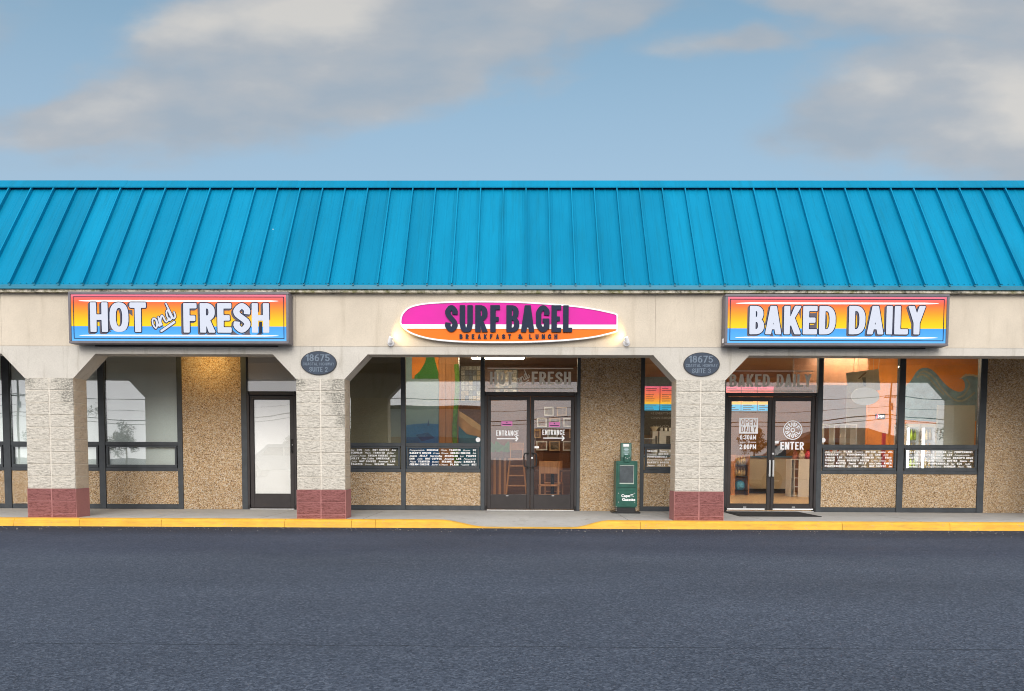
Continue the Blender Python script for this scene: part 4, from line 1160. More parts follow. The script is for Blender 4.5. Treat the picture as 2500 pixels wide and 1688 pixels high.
# sign spotlights
for lab, px, sg in (('small white bullet spotlight by the rounded nose of the surfboard sign', 954, 1), ('small white bullet spotlight by the square tail of the surfboard sign', 1529.5, -1)):
    cx, cz = axz(px, 838, -.02)
    t_ = thing('sign_spotlight', lab, 'spotlight', (cx, 0, cz))
    MB().tube((cx, -.003, cz), (cx, -.022, cz), .058, .052, 24).obj('base_plate', BOARDW, t_, bev=.003)
    MB().tube((cx, -.02, cz), (cx, -.10, cz+.005), .013, .013, 10).obj('arm', ALU, t_)
    h0 = Vector((cx-sg*.018, -.105, cz-.035)); h1 = Vector((cx+sg*.022, -.135, cz+.075)); ax_ = (h1-h0).normalized()
    MB().tube(h0, h0+ax_*.03, .018, .031, 16).tube(h0+ax_*.03, h1, .031, .034, 16).obj('lamp_head', BOARDW, t_)
    MB().tube(h1+ax_*.0005, h1+ax_*.004, .029, .029, 16).obj('lens', mat('spotlight_lens', (.9, .85, .7), .3, emit=((1, .78, .42), 3)), t_)
    ld = bpy.data.lights.new('spot_glow', 'SPOT'); ld.energy = 4.5; ld.color = (1, .66, .22); ld.spot_size = math.radians(128); ld.spot_blend = .7; ld.shadow_soft_size = .025
    lo = bpy.data.objects.new('spot_glow', ld); COL.objects.link(lo); lo.location = h1+ax_*.012
    lo.rotation_euler = (-(Vector((sg*.8, .55, .2)))).to_track_quat('Z', 'Y').to_euler()

# arcade ceiling lamps (hidden above the beam line, light the pebble panels)
for lab, x, p_ in (('round warm ceiling lamp under the arcade before the tall pebble panel', -5.95, 9),):
    t_ = thing('arcade_lamp', lab, 'ceiling lamp', (x, 1.72, ZC))
    MB().lathe((x, 1.72, ZC-.05), [(.10, 0), (.13, .02), (.135, .0495)], 20).obj('housing', BOARDW, t_)
    MB().lathe((x, 1.72, ZC-.058), [(.05, 0), (.092, .0075)], 20).obj('lens', WARM, t_)
    ld = bpy.data.lights.new('arcade_glow', 'POINT'); ld.energy = p_; ld.color = (1, .66, .22); ld.shadow_soft_size = .06
    lo = bpy.data.objects.new('arcade_glow', ld); COL.objects.link(lo); lo.location = (x, 1.72, ZC-.12)


def ongr(px, py, z=0.0):
    r = FW+RT*((px-1250)/F)-UP*((py-844-SHY)/F); return EYEP+r*((z-EYE)/r.z)


# newspaper box
yb0 = ongr(1527, 1254).y
nx0, nx1 = axz(1503.5, 1200, yb0)[0], axz(1556, 1200, yb0)[0]
nd = .36
zf = lambda py: axz(1529, py, yb0)[1]
nb = thing('newspaper_box', 'dark green coin newspaper box standing against the pebble panel', 'newspaper box', ((nx0+nx1)/2, yb0+nd/2, 0))
boxo('base_plate', BLACK, nb, nx0-.06, yb0-.03, .003, nx1+.06, yb0+nd+.02, .028, bev=.004)
MB().box(nx0+.03, yb0+.03, .028, nx1-.03, yb0+nd-.03, .115).obj('pedestal', BLACK, nb)
zt = zf(1126); MB().box(nx0, yb0, .112, nx1, yb0+nd, zt).obj('cabinet', GRN, nb, bev=.008, seg=2)
zw0, zw1, zl = zf(1190), zf(1128), zf(1198)
mb = MB().box(nx0+.022, yb0-.016, zw0, nx1-.022, yb0-.0005, zw0+.055).box(nx0+.022, yb0-.016, zw1-.055, nx1-.022, yb0-.0005, zw1-.012).box(nx0+.022, yb0-.0155, zw0+.056, nx0+.065, yb0-.0005, zw1-.056).box(nx1-.065, yb0-.0155, zw0+.056, nx1-.022, yb0-.0005, zw1-.056)
dr = mb.obj('door', GRN, nb, bev=.003)
boxo('window', DKGLS, dr, nx0+.066, yb0-.006, zw0+.057, nx1-.066, yb0-.0008, zw1-.057)
boxo('window_trim', PALEG, dr, nx0+.066, yb0-.0125, zw0+.058, nx1-.066, yb0-.0065, zw0+.082); boxo('window_trim', PALEG, dr, nx0+.066, yb0-.0125, zw1-.070, nx1-.066, yb0-.0065, zw1-.058); boxo('window_trim', PALEG, dr, nx1-.076, yb0-.0125, zw0+.083, nx1-.067, yb0-.0065, zw1-.071)
lpnl = boxo('lower_panel', GRN, nb, nx0+.018, yb0-.010, .135, nx1-.018, yb0-.0005, zl, bev=.003)
BOLT = MB().tube((0, 0, 0), (0, -.009, 0), .009, .007, 8).mesh('bolt', ALU)
for bx_ in (nx0+.05, nx1-.05):
    for bz in (.21, zl-.05): place(bpy.data.objects.new('bolt', BOLT), nb, (bx_, yb0-.0102, bz))
for bx_ in (nx0+.008, nx1-.008):
    for bz in (.05, .085, .122): place(bpy.data.objects.new('bolt', BOLT), nb, (bx_, yb0-.0005, bz))
mb = typed('Cape', nx0+.10, .305, .052, .16, yb0-.0112, 0, .03); g = typed('Gazette', nx0+.115, .235, .052, .245, yb0-.0112, 0, .03); mb.add(g.v, g.f)
for q in (([(.265, .345), (.30, .352), (.325, .362)]), ([(.265, .325), (.30, .326), (.33, .318)])):
    g = flat(inked([[(nx0+x, z) for x, z in q]], .004), yb0-.0112); mb.add(g.v, g.f)
mb.obj('title_lettering', WHITE, lpnl)
hx0, hx1 = axz(1516.5, 1100, yb0)[0], axz(1543, 1100, yb0)[0]; zh = zf(1081.5)
hd = MB().box(hx0, yb0+.05, zt-.002, hx1, yb0+.17, zh).obj('coin_head', GRN, nb, bev=.006, seg=2)
boxo('rate_card', GRNL, hd, hx0+.012, yb0+.044, zt+.07, hx1-.012, yb0+.0495, zh-.012)
boxo('rate_sticker', WHITE, hd, hx0+.045, yb0+.040, zh-.070, hx1-.05, yb0+.0435, zh-.020)
mb = MB()
for k, wd_ in enumerate((.07, .09, .06, .10)): mb.box((hx0+hx1)/2-wd_/2, yb0+.0415, zh-.105-.024*k, (hx0+hx1)/2+wd_/2, yb0+.0435, zh-.093-.024*k)
mb.prism([((hx0+hx1)/2-.035, zh-.20), ((hx0+hx1)/2+.035, zh-.20), ((hx0+hx1)/2+.022, zh-.24), ((hx0+hx1)/2-.022, zh-.24)], yb0+.0415, yb0+.0435)
mb.obj('rate_print', mat('pale_blue_print', (.42, .55, .60), .5), hd)
boxo('coin_mechanism', GRN, hd, hx0+.055, yb0-.03, zt-.02, hx1-.045, yb0+.0495, zt+.115, bev=.006)
for bx_, bz in ((hx0+.075, zt+.06), (hx0+.11, zt+.045), (hx0+.145, zt+.06)): place(bpy.data.objects.new('bolt', BOLT), hd, (bx_, yb0-.0302, bz))

# loose grit swept against the kerb
mb = MB(); q = random.Random(3)
for _ in range(420):
    gx, gy, gs = q.uniform(-9.5, 9.5), -.19-abs(q.gauss(0, .35)), q.uniform(.003, .008)
    mb.add([(gx-gs, gy-gs*.6, GZ), (gx+gs, gy-gs*.5, GZ), (gx+gs*.2, gy+gs, GZ), (gx+q.uniform(-.5, .5)*gs, gy, GZ+gs*1.2)], [(0, 1, 3), (1, 2, 3), (2, 0, 3)])
tag(mb.obj('grit', mat('pale_grit', (.34, .32, .29), .9, var=(90, .5)), None), 'pale loose grit scattered on the asphalt along the kerb', 'grit', kind='stuff')

# door mat
ml, mr_ = ongr(1806, 1261.5), ongr(2012, 1263.5)
mt = thing('door_mat', 'thin black ribbed door mat before the ENTER doors', 'door mat', ((ml.x+mr_.x)/2, 1.4, 0))
my0, my1 = ml.y, D-.06
boxo('mat_edge', RUB, mt, ml.x, my0, .002, mr_.x, my1, .010, bev=.004)
for k in range(24):
    yy = my0+.06+(my1-my0-.12)*k/24; boxo('rib', RUB, mt, ml.x+.06, yy, .0102, mr_.x-.06, yy+(my1-my0-.12)/24*.55, .016)

# ------------------------------------------------------------------ inside the shops
def fluoro(label, px0, px1, py, z=ZI):
    r = FW+RT*(((px0+px1)/2-1250)/F)-UP*((py-844-SHY)/F); k = (z-.05-EYE)/r.z; c = EYEP+r*k
    hw = (px1-px0)/2/F*k
    t_ = thing('strip_light', label, 'ceiling light', (c.x, c.y, z), 'strip lights on the shop ceilings')
    boxo('housing', BOARDW, t_, c.x-hw-.02, c.y-.09, z-.03, c.x+hw+.02, c.y+.09, z-.001)
    boxo('diffuser', LAMP, t_, c.x-hw, c.y-.075, z-.055, c.x+hw, c.y+.075, z-.031)
    return t_


def fluoro_at(label, x, y, hw=.62, z=ZI, m=None):
    t_ = thing('strip_light', label, 'ceiling light', (x, y, z), 'strip lights on the shop ceilings')
    boxo('housing', BOARDW, t_, x-hw-.02, y-.09, z-.03, x+hw+.02, y+.09, z-.001)
    boxo('diffuser', m or LAMP, t_, x-hw, y-.075, z-.055, x+hw, y+.075, z-.031)


fluoro('lit strip light seen at the top of the HOT and FRESH transom', 1152, 1279, 876)
SLAB = 'lit strip light on the shop ceiling, further back, one added for the wave mural'
for x, y in ((-1.9, 3.1), (.6, 3.6), (4.2, 4.2), (7.6, 5.3), (8.35, 4.5), (4.6, 8.0), (7.9, 7.6), (4.0, 11.6), (8.4, 11.6)):  # strip nearer the glass before the wave mural is added, unseen, to brighten it
    fluoro_at(SLAB, x, y, m=LAMPD if x < 2 else None)


def poly_at(pts, Y): return [axz(x, y, Y) for x, y in pts]


# dining side: painted mural panel, post, low mural wall, rear pictures
YM = 4.2
x0, x1 = axz(985, 1000, YM)[0], axz(1071, 1000, YM)[0]
mu = thing('mural_panel', 'tall painted wall panel with a green hill, orange sky and blue sea', 'mural', ((x0+x1)/2, YM, 0))
boxo('panel', mat('mural_pale_blue', (.20, .33, .45), .7, var=(3, .1)), mu, x0, YM, 0, x1, YM+.08, ZI-.002)
P_ = lambda pts, c, y, nm: MB().prism(poly_at(pts, YM), YM-y, YM-.0005).obj(nm, c, mu)
MOR = mat('mural_orange', (.72, .23, .02), .7, var=(4, .15)); MGR = mat('mural_green', (.015, .16, .02), .7, var=(5, .2)); MBL = mat('mural_sea_blue', (.02, .16, .50), .7, var=(4, .25)); MDB = mat('mural_deep_blue', (.015, .07, .28), .7, var=(4, .25))
P_([(1006, 840), (1071, 840), (1071, 925), (1006, 925)], MOR, .004, 'orange_sky')
P_([(1012, 918), (1025, 907), (1038, 885), (1047, 840), (1055, 840), (1062, 880), (1070.5, 912), (1070.5, 925), (1012, 925)], MGR, .006, 'green_hill')
P_([(986, 1040), (1010, 1036), (1040, 1034), (1070.5, 1036), (1070.5, 1250), (986, 1250)], MBL, .004, 'blue_sea')
P_([(1043, 1040), (1046, 1024), (1049, 1040)], MDB, .006, 'shark_fin')
P_([(1015, 1062), (1045, 1056), (1062, 1070), (1030, 1078)], MDB, .006, 'deep_water')
pc = thing('wood_post', 'amber wood clad post beside the mural panel', 'post', (axz(1095, 1000, YM)[0], YM, 0))
a, b = axz(1072, 1000, YM)[0], axz(1119, 1000, YM)[0]
for k in range(3): boxo('plank', WOODC, pc, a+(b-a)*k/3+.002, YM-.02, 0, a+(b-a)*(k+1)/3-.002, YM+.3, ZI-.002, bev=.004)
cac = thing('cactus_cutout', 'tall green painted cactus standing by the wood post', 'cactus', (axz(1113, 1000, YM-.1)[0], YM-.1, 0))
MCA = mat('cactus_green', (.10, .25, .03), .7, var=(14, .45))
ca, cb2 = axz(1108, 1000, YM-.1), axz(1118, 1000, YM-.1)
cxx = (ca[0]+cb2[0])/2; zc1 = axz(1113, 890, YM-.1)[1]
mb = MB()
for z_, nz_ in [(q/14*zc1, (q+1)/14*zc1) for q in range(14)]:
    wob = .03*math.sin(z_*3); mb.tube((cxx+wob, YM-.1, z_), (cxx+.03*math.sin(nz_*3), YM-.1, nz_), .055, .052, 9)
mb.obj('stem', MCA, cac)
lw = thing('mural_wall', 'low painted wall with sand dunes over blue water', 'mural', (axz(1150, 1000, YM)[0], YM+.31, 0))
c0, c1 = axz(1119.5, 1000, YM)[0], axz(1181, 1000, YM)[0]
zt_ = axz(1150, 1003, YM)[1]
boxo('panel', mat('mural_teal_water', (.03, .15, .26), .7, var=(5, .2)), lw, c0, YM, 0, c1, YM+.08, 1.75)
for pts, col, nm, y in (([(1120, 1003), (1135, 1018), (1150, 1027), (1165, 1045), (1180, 1055), (1180, 1072), (1165, 1066), (1140, 1060), (1126, 1046), (1120, 1040)], (.48, .26, .10), 'sand_dune', .004),
                        ([(1120, 1003), (1128, 1008), (1150, 1022), (1175, 1040), (1181, 1050), (1172, 1052), (1150, 1040), (1132, 1024), (1120, 1016)], (.62, .42, .22), 'lit_sand', .006)):
    MB().prism(poly_at(pts, YM), YM-y, YM-.0005).obj(nm, mat('mural_'+nm, col, .7, var=(5, .2)), lw)


def framed(label, px0, px1, py0, py1, Y, col, name='framed_photo', group=None, cat='picture', fcol=None, lines=0):
    a, b = axz(px0, py1, Y), axz(px1, py0, Y); t_ = thing(name, label, cat, ((a[0]+b[0])/2, Y, a[1]), group)
    f_ = .035
    mb = MB().box(a[0], Y-.03, a[1], b[0], Y-.002, a[1]+f_).box(a[0], Y-.03, b[1]-f_, b[0], Y-.002, b[1]).box(a[0], Y-.0295, a[1]+f_, a[0]+f_, Y-.002, b[1]-f_).box(b[0]-f_, Y-.0295, a[1]+f_, b[0], Y-.002, b[1]-f_)
    mb.obj('frame', fcol or BOARDW, t_)
    boxo('print', mat('photo_print', col, .4, var=(11, .8)), t_, a[0]+f_, Y-.015, a[1]+f_, b[0]-f_, Y-.003, b[1]-f_)
    return t_


PALEW = mat('pale_wood_frame', (.55, .36, .2), .5)
YP = 8.48
pics = [(1328, 1352, 994, 1016), (1359, 1384, 994, 1016), (1311, 1335, 1021, 1043), (1341, 1368, 1021, 1041), (1375, 1401, 1021, 1043), (1302, 1320, 1049, 1070), (1336, 1362, 1050, 1070), (1389, 1410, 1048, 1070), (1309, 1336, 1077, 1100), (1341, 1367, 1077, 1101), (1374, 1402, 1077, 1101)]
for i, p in enumerate(pics):
    framed(('pale wood' if i % 2 else 'white')+' framed photo in the '+('top' if i < 2 else 'second' if i < 5 else 'third' if i < 8 else 'lowest')+' row of the cluster on the dining wall', *p, YP, (.16+.03*(i % 3), .13, .10), group='framed photos on the dining wall', fcol=PALEW if i % 2 else BOARDW)
for lab, p in (('photo collage board beside the mullion, crowded with snapshots', (1123, 1176, 890, 982)), ('dark framed photo collage above the left ENTRANCE door', (1207, 1264, 902, 962))):
    a, b = axz(p[0], p[3], YP), axz(p[1], p[2], YP); t_ = thing('photo_collage', lab, 'collage', ((a[0]+b[0])/2, YP, a[1]))
    boxo('backing', BLACK, t_, a[0], YP-.04, a[1], b[0], YP-.002, b[1])
    q = random.Random(int(p[0])); nx_, nz_ = 5, 7
    cols = [mat('snapshot', c, .4, var=(25, .6)) for c in ((.45, .42, .36), (.2, .22, .2), (.5, .4, .25), (.12, .15, .2), (.55, .55, .5))]
    for i in range(nx_):
        for k in range(nz_):
            u0, v0 = a[0]+.03+(b[0]-a[0]-.06)*i/nx_, a[1]+.03+(b[1]-a[1]-.06)*k/nz_
            boxo('snapshot', cols[q.randrange(5)], t_, u0+.006, YP-.046, v0+.006, u0+(b[0]-a[0]-.06)/nx_-.004, YP-.041, v0+(b[1]-a[1]-.06)/nz_-.004)


def chair(label, x, y, rz, group='wooden dining chairs'):
    t_ = thing('dining_chair', label, 'chair', (0, 0, 0), group)
    boxo('seat', WOODC, t_, -.21, -.2, .44, .21, .21, .47, bev=.006)
    for sx in (-1, 1):
        boxo('leg', WOODC, t_, sx*.19-.018, .165, 0, sx*.19+.018, .20, .439); MB().box(sx*.19-.018, -.20, 0, sx*.19+.018, -.165, .96).obj('leg', WOODC, t_)
        boxo('stretcher', WOODC, t_, sx*.19-.012, -.164, .2, sx*.19+.012, .164, .225)
    boxo('backrest', WOODC, t_, -.17, -.196, .70, .17, -.172, .95, bev=.005); boxo('stretcher', WOODC, t_, -.17, -.195, .25, .17, -.172, .28)
    t_.location = (x, y, 0); t_.rotation_euler = (0, 0, rz); return t_


def table(label, x, y, wx=.75, wy=.75, h=.76):
    t_ = thing('dining_table', label, 'table', (x, y, 0))
    boxo('table_top', WOODD, t_, x-wx/2, y-wy/2, h-.035, x+wx/2, y+wy/2, h, bev=.006)
    MB().tube((x, y, .03), (x, y, h-.036), .04, .04, 12).obj('pedestal', BLACK, t_); MB().box(x-.3, y-.04, 0, x+.3, y+.04, .03).box(x-.04, y-.3, 0, x+.04, y+.3, .0295).obj('foot', BLACK, t_)


g = at(1340, 1160, 3.25); chair('wooden chair with its back to the right ENTRANCE door', g.x, 3.25, 0); table('dark topped table just behind the right ENTRANCE door', g.x+.1, 3.85)
chair('wooden chair tucked at the far side of the dark table', g.x+.15, 4.55, math.pi); chair('wooden chair at the side of the dark table by the partition', g.x+.72, 3.8, math.pi/2)
# high stool with rungs
g = at(1261, 1170, 3.5); st = thing('bar_stool', 'tall rung-sided wooden stool behind the left ENTRANCE door', 'stool', (g.x, 3.5, 0))
boxo('seat', WOODC, st, g.x-.17, 3.33, .97, g.x+.17, 3.67, 1.01, bev=.01)
for sx in (-1, 1):
    for sy in (-1, 1): MB().tube((g.x+sx*.235, 3.5+sy*.22, 0), (g.x+sx*.14, 3.5+sy*.14, .969), .017, .019, 8).obj('leg', WOODC, st)
for k, z in enumerate((.22, .43, .64, .84)):
    hw = .235-.098*z; boxo('rung', WOODC, st, g.x-hw, 3.5-hw*.95-.012, z, g.x+hw, 3.5-hw*.95+.022, z+.028)
boxo('backrest', WOODC, st, g.x-.15, 3.645, 1.18, g.x+.15, 3.67, 1.34, bev=.005)
for sx in (-1, 1): boxo('back_post', WOODC, st, g.x+sx*.13-.012, 3.64, 1.011, g.x+sx*.13+.012, 3.664, 1.30)
# plank half wall with planter
a, b = axz(1192, 1160, 3.9)[0], axz(1236, 1160, 3.9)[0]
pw = thing('plank_half_wall', 'dark plank half wall carrying a row of potted greenery', 'half wall', ((a+b)/2, 3.9, 0))
for k in range(7): boxo('plank', WOODD if k % 2 else WOODC, pw, a+(b-a)*k/7+.002, 3.9, 0, a+(b-a)*(k+1)/7-.002, 3.94+.004*(k % 2), 1.02)
boxo('cap', WOODD, pw, a-.02, 3.86, 1.021, b+.02, 4.0, 1.05)
pp = thing('potted_plant', 'broad leaved green plant in a box on the plank half wall', 'plant', ((a+b)/2+.1, 3.93, 1.051))
boxo('planter', WOODD, pp, a+.05, 3.87, 1.052, b, 3.99, 1.14)
LEAF = mat('broad_leaf_green', (.03, .16, .02), .45, var=(12, .4)); q = random.Random(4)
for k in range(14):
    cx_ = a+.05+(b-a)*q.random(); an = q.uniform(-.8, .8); L = q.uniform(.14, .26)
    tx, tz = math.sin(an), math.cos(an); c_ = Vector((cx_, 3.93+q.uniform(-.05, .05), 1.13))
    mb = MB(); pts = [(0, 0), (.35, .30), (.7, .32), (1, 0), (.7, -.32), (.35, -.30)]
    mb.prism([(c_.x+tx*u*L+tz*v*L*.8, c_.z+tz*u*L-tx*v*L*.8) for u, v in pts], c_.y-.004, c_.y+.004); mb.obj('leaf', LEAF, pp)

# counter side
MENU = [(0, (.03, .45, .80)), (.25, (.03, .42, .75)), (.26, (.95, .60, .05)), (.5, (.95, .28, .06)), (.85, (.85, .13, .14)), (1, (.80, .15, .30))]
YC = 11.0
mz0, mz1 = axz(1600, 1002.5, YC)[1], axz(1600, 944, YC)[1]
for i in range(8):
    p0 = 1572+i*39.6; a, b = axz(p0, 1000, YC)[0], axz(p0+37.2, 1000, YC)[0]
    t_ = thing('menu_board', ['sunset striped menu board with red print, end of the row by the pebble panel', 'sunset striped menu board in the row above the counter'][min(i, 1)], 'menu board', ((a+b)/2, YC, mz0), 'menu boards above the counter')
    boxo('board', m_gradient('menu_print', mz0, mz1, MENU, .4, .45), t_, a, YC-.05, mz0, b, YC-.01, mz1)
    mb = MB(); q = random.Random(i)
    for k in range(11):
        z = mz1-.07-k*.062
        if k in (2, 7): continue
        ln = (b-a)*q.uniform(.35, .8); mb.box(a+.04, YC-.053, z-.009, a+.04+ln, YC-.0505, z+.009)
    tag(mb.obj('menu_print_lines', NAVY if i else mat('menu_ink', (.25, .03, .03), .5), t_), kind='stuff')
cbx = thing('chalkboard', 'black chalkboard with handwriting under the menu boards', 'chalkboard', (3.9, YC, 1.3))
a, b = axz(1572, 1000, YC+.1)[0], axz(1770, 1000, YC+.1)[0]; zc0 = axz(1600, 1062, YC)[1]
boxo('slate', mat('chalk_black', (.014, .013, .012), .7, var=(6, .5)), cbx, a, YC+.02, zc0, b, YC+.06, mz0+.05)
mb = MB(); g = typed('+E EVERYTHING  +L SESAME', a+.2, mz0-.12, .075, 1.3, YC+.018); mb.add(g.v, g.f); g = typed('CINN RAISIN $10  sea salt', a+.2, mz0-.26, .075, 1.3, YC+.018); mb.add(g.v, g.f); g = typed('ASIAGO  SE BLT', a+.25, mz0-.52, .075, 1.0, YC+.018); mb.add(g.v, g.f)
tag(mb.obj('chalk_writing', mat('chalk', (.45, .42, .36), .8), cbx), kind='stuff')
boxo('shop_back_wall', mat('amber_wall', (.26, .11, .028), .7, var=(2, .2)), B, XP2+.102, YC+.101, 0, 9.9, YC+.2, ZI-.003)
# blue-grey arch painted over the boards
ar = thing('painted_arch', 'blue grey arch painted on the wall above the menu boards', 'mural', (axz(1595, 920, YC)[0], YC+.1, mz1))
c = axz(1598, 944, YC+.09)
MB().prism([(c[0]+.68*math.cos(t), c[1]+.58*math.sin(t)) for t in [math.pi*i/20 for i in range(21)]], YC+.09, YC+.0995).obj('arch', mat('arch_paint', (.07, .12, .15), .6, var=(6, .3)), ar)
# counter with case and machines
Y2 = 10.2
ct = thing('service_counter', 'long beige service counter with black kick plate', 'counter', (4.8, Y2, 0))
xa, xb = XP2+.4, axz(1935, 1150, Y2)[0]
boxo('front_panel', mat('beige_laminate', (.40, .35, .27), .45, var=(2, .06)), ct, xa, Y2, .14, xb, Y2+.04, 1.06); boxo('kick_plate', BLACK, ct, xa, Y2+.03, 0, xb, Y2+.06, .139)
boxo('counter_top', mat('steel_blue_top', (.05, .12, .2), .3, var=(3, .1)), ct, xa-.03, Y2-.05, 1.061, xb+.03, Y2+.65, 1.10); boxo('body', WOODD, ct, xa+.01, Y2+.07, 0, xb-.01, Y2+.6, 1.06)
dc = thing('bagel_case', 'glass bagel display case on the counter', 'display case', (axz(1590, 1070, Y2)[0], Y2+.2, 1.10))
a, b = axz(1568, 1070, Y2)[0], axz(1601, 1070, Y2)[0]
boxo('case_frame', ALU, dc, a, Y2+.1, 1.101, b, Y2+.5, 1.13); boxo('case_top', ALU, dc, a, Y2+.1, 1.60, b, Y2+.5, 1.62); boxo('case_back', WOODC, dc, a+.01, Y2+.47, 1.131, b-.01, Y2+.49, 1.599)
boxo('case_shelf', ALU, dc, a+.01, Y2+.12, 1.36, b-.01, Y2+.47, 1.37); boxo('case_glass', GLASS, dc, a+.005, Y2+.10, 1.131, b-.005, Y2+.106, 1.599)
BAG = mat('toasted_bagel', (.42, .20, .06), .6, var=(25, .5)); q = random.Random(9)
bg = MB(); kq = 10
for i in range(kq):
    for j in range(6):
        t0, u0 = 2*math.pi*i/kq, 2*math.pi*j/6; bg.v.append(((.04+.022*math.cos(u0))*math.cos(t0), (.04+.022*math.cos(u0))*math.sin(t0), .022+.02*math.sin(u0)))
for i in range(kq):
    for j in range(6): bg.f.append((i*6+j, ((i+1) % kq)*6+j, ((i+1) % kq)*6+(j+1) % 6, i*6+(j+1) % 6)); bg.m.append(0)
BGM = bg.mesh('bagel', BAG, smooth=True)
for k in range(12):
    o = bpy.data.objects.new('bagel', BGM); place(o, None, (a+.07+(b-a-.14)*((k % 6)/5), Y2+.25+.02*(k % 2), 1.372 if k < 6 else 1.131))
    tag(o, 'toasted bagel on the '+('upper shelf' if k < 6 else 'floor')+' of the glass display case', 'bagel', 'bagels in the display case')
for lab, p0, p1, pt, kd in (('small steel coffee grinder beside the bagel case', 1594, 1609, 1052, 0), ('wide steel espresso machine on the counter', 1611, 1644, 1052, 1), ('dark register screen at the far end of the counter', 1900, 1925, 1088, 2)):
    a, b = axz(p0, 1060, Y2)[0], axz(p1, 1060, Y2)[0]; zt_ = axz(p0, pt, Y2)[1]
    t_ = thing(['coffee_grinder', 'espresso_machine', 'register'][kd], lab, ['grinder', 'coffee machine', 'register'][kd], ((a+b)/2, Y2+.3, 1.10))
    boxo('body', [ALU, ALU, BLACK][kd], t_, a, Y2+.15, 1.101, b, Y2+.5, zt_, bev=.015); boxo('panel', BLACK, t_, a+(b-a)*.55, Y2+.14, 1.101+(zt_-1.1)*.35, a+(b-a)*.85, Y2+.1495, 1.101+(zt_-1.1)*.8)
    if kd == 0: MB().lathe(((a+b)/2, Y2+.3, zt_), [(.05, 0), (.14, .13), (.13, .13)], 14).obj('hopper', WALLC, t_)
    if kd == 1:
        for k in range(3): MB().lathe((a+.1+.13*k, Y2+.3, zt_), [(.04, 0), (.045, .1)], 10).obj('cup_stack', BOARDW, t_)
# product rack
Y3 = 9.2
a, b = axz(1785, 1150, Y3)[0], axz(1830, 1150, Y3)[0]; zt_ = axz(1800, 1111, Y3)[1]
rk = thing('product_rack', 'orange wood rack of bottles inside the left ENTER door', 'rack', ((a+b)/2, Y3, 0))
boxo('side_panel', WOODC, rk, a, Y3, 0, a+.12, Y3+.4, zt_); boxo('side_panel', WOODC, rk, b-.03, Y3, 0, b, Y3+.4, zt_); boxo('back_panel', WOODC, rk, a+.121, Y3+.38, 0, b-.031, Y3+.4, zt_)
shz = (.12, .50, .83)
for z in shz: boxo('shelf', BLACK, rk, a+.121, Y3+.01, z, b-.031, Y3+.379, z+.02)
BOT = mat('amber_bottle', (.50, .36, .14), .3, var=(9, .3)); btm = MB().lathe((0, 0, 0), [(.036, 0), (.038, .12), (.03, .16), (.013, .19), (.013, .235), (.016, .236), (.016, .25)], 10).mesh('bottle', BOT, smooth=True)
for z in shz[1:]:
    for k in range(4):
        o = bpy.data.objects.new('bottle', btm); place(o, None, (a+.17+.078*k, Y3+.12, z+.021)); tag(o, 'amber bottle on the '+('middle' if z < .6 else 'upper')+' shelf of the orange wood rack', 'bottle', 'bottles on the product rack')
bgo = thing('blue_bag', 'crumpled blue bag on the lowest shelf of the rack', 'bag', ((a+b)/2+.03, Y3+.15, .141))
mb = MB(); q = random.Random(2)
mb.lathe(((a+b)/2+.03, Y3+.15, .142), [(.10, 0), (.14, .06), (.13, .15), (.10, .22), (.03, .26)], 11); mb.v = [(x+q.uniform(-.015, .015), y+q.uniform(-.015, .015), z+q.uniform(0, .02)) for x, y, z in mb.v]; mb.obj('sack', mat('blue_plastic', (.05, .28, .5), .4, var=(16, .4)), bgo)
# cubby shelf
Y4 = 8.2
a, b = axz(1931, 1150, Y4)[0], axz(1978, 1150, Y4)[0]; zt_ = axz(1950, 1121, Y4)[1]
cu_ = thing('cubby_shelf', 'white cubby shelf unit inside the right ENTER door', 'shelf', ((a+b)/2, Y4, 0)); am = a+.40*(b-a)
boxo('side_panel', BOARDW, cu_, am, Y4, 0, b, Y4+.03, zt_); boxo('end_panel', BOARDW, cu_, a, Y4, 0, a+.02, Y4+.4, zt_); boxo('end_panel', BOARDW, cu_, (a+am)/2-.01, Y4+.01, 0, (a+am)/2+.01, Y4+.4, zt_-.021); boxo('back_panel', BOARDW, cu_, a+.021, Y4+.38, 0, am-.001, Y4+.4, zt_-.021); boxo('top_panel', BOARDW, cu_, a+.021, Y4, zt_-.02, am-.001, Y4+.4, zt_)
for k in range(4): boxo('shelf', BOARDW, cu_, a+.021, Y4+.012, .02+k*.24, (a+am)/2-.011, Y4+.379, .035+k*.24); boxo('shelf', BOARDW, cu_, (a+am)/2+.011, Y4+.012, .02+k*.24, am-.001, Y4+.379, .035+k*.24)
for k in range(3):
    t_ = thing('gift_bag', ['brown gift bag', 'cream gift bag', 'red gift bag'][k]+' on top of the white cubby shelf', 'bag', (a+.16+.17*k, Y4+.2, zt_)); cx_ = a+.18+.17*k
    MB().lathe((cx_, Y4+.2, zt_+.001), [(.07, 0), (.085, .06), (.075, .13), (.04, .2), (.06, .25)], 9).obj('sack', mat('gift_paper', [(.25, .08, .05), (.6, .5, .4), (.45, .04, .07)][k], .5, var=(20, .6)), t_)
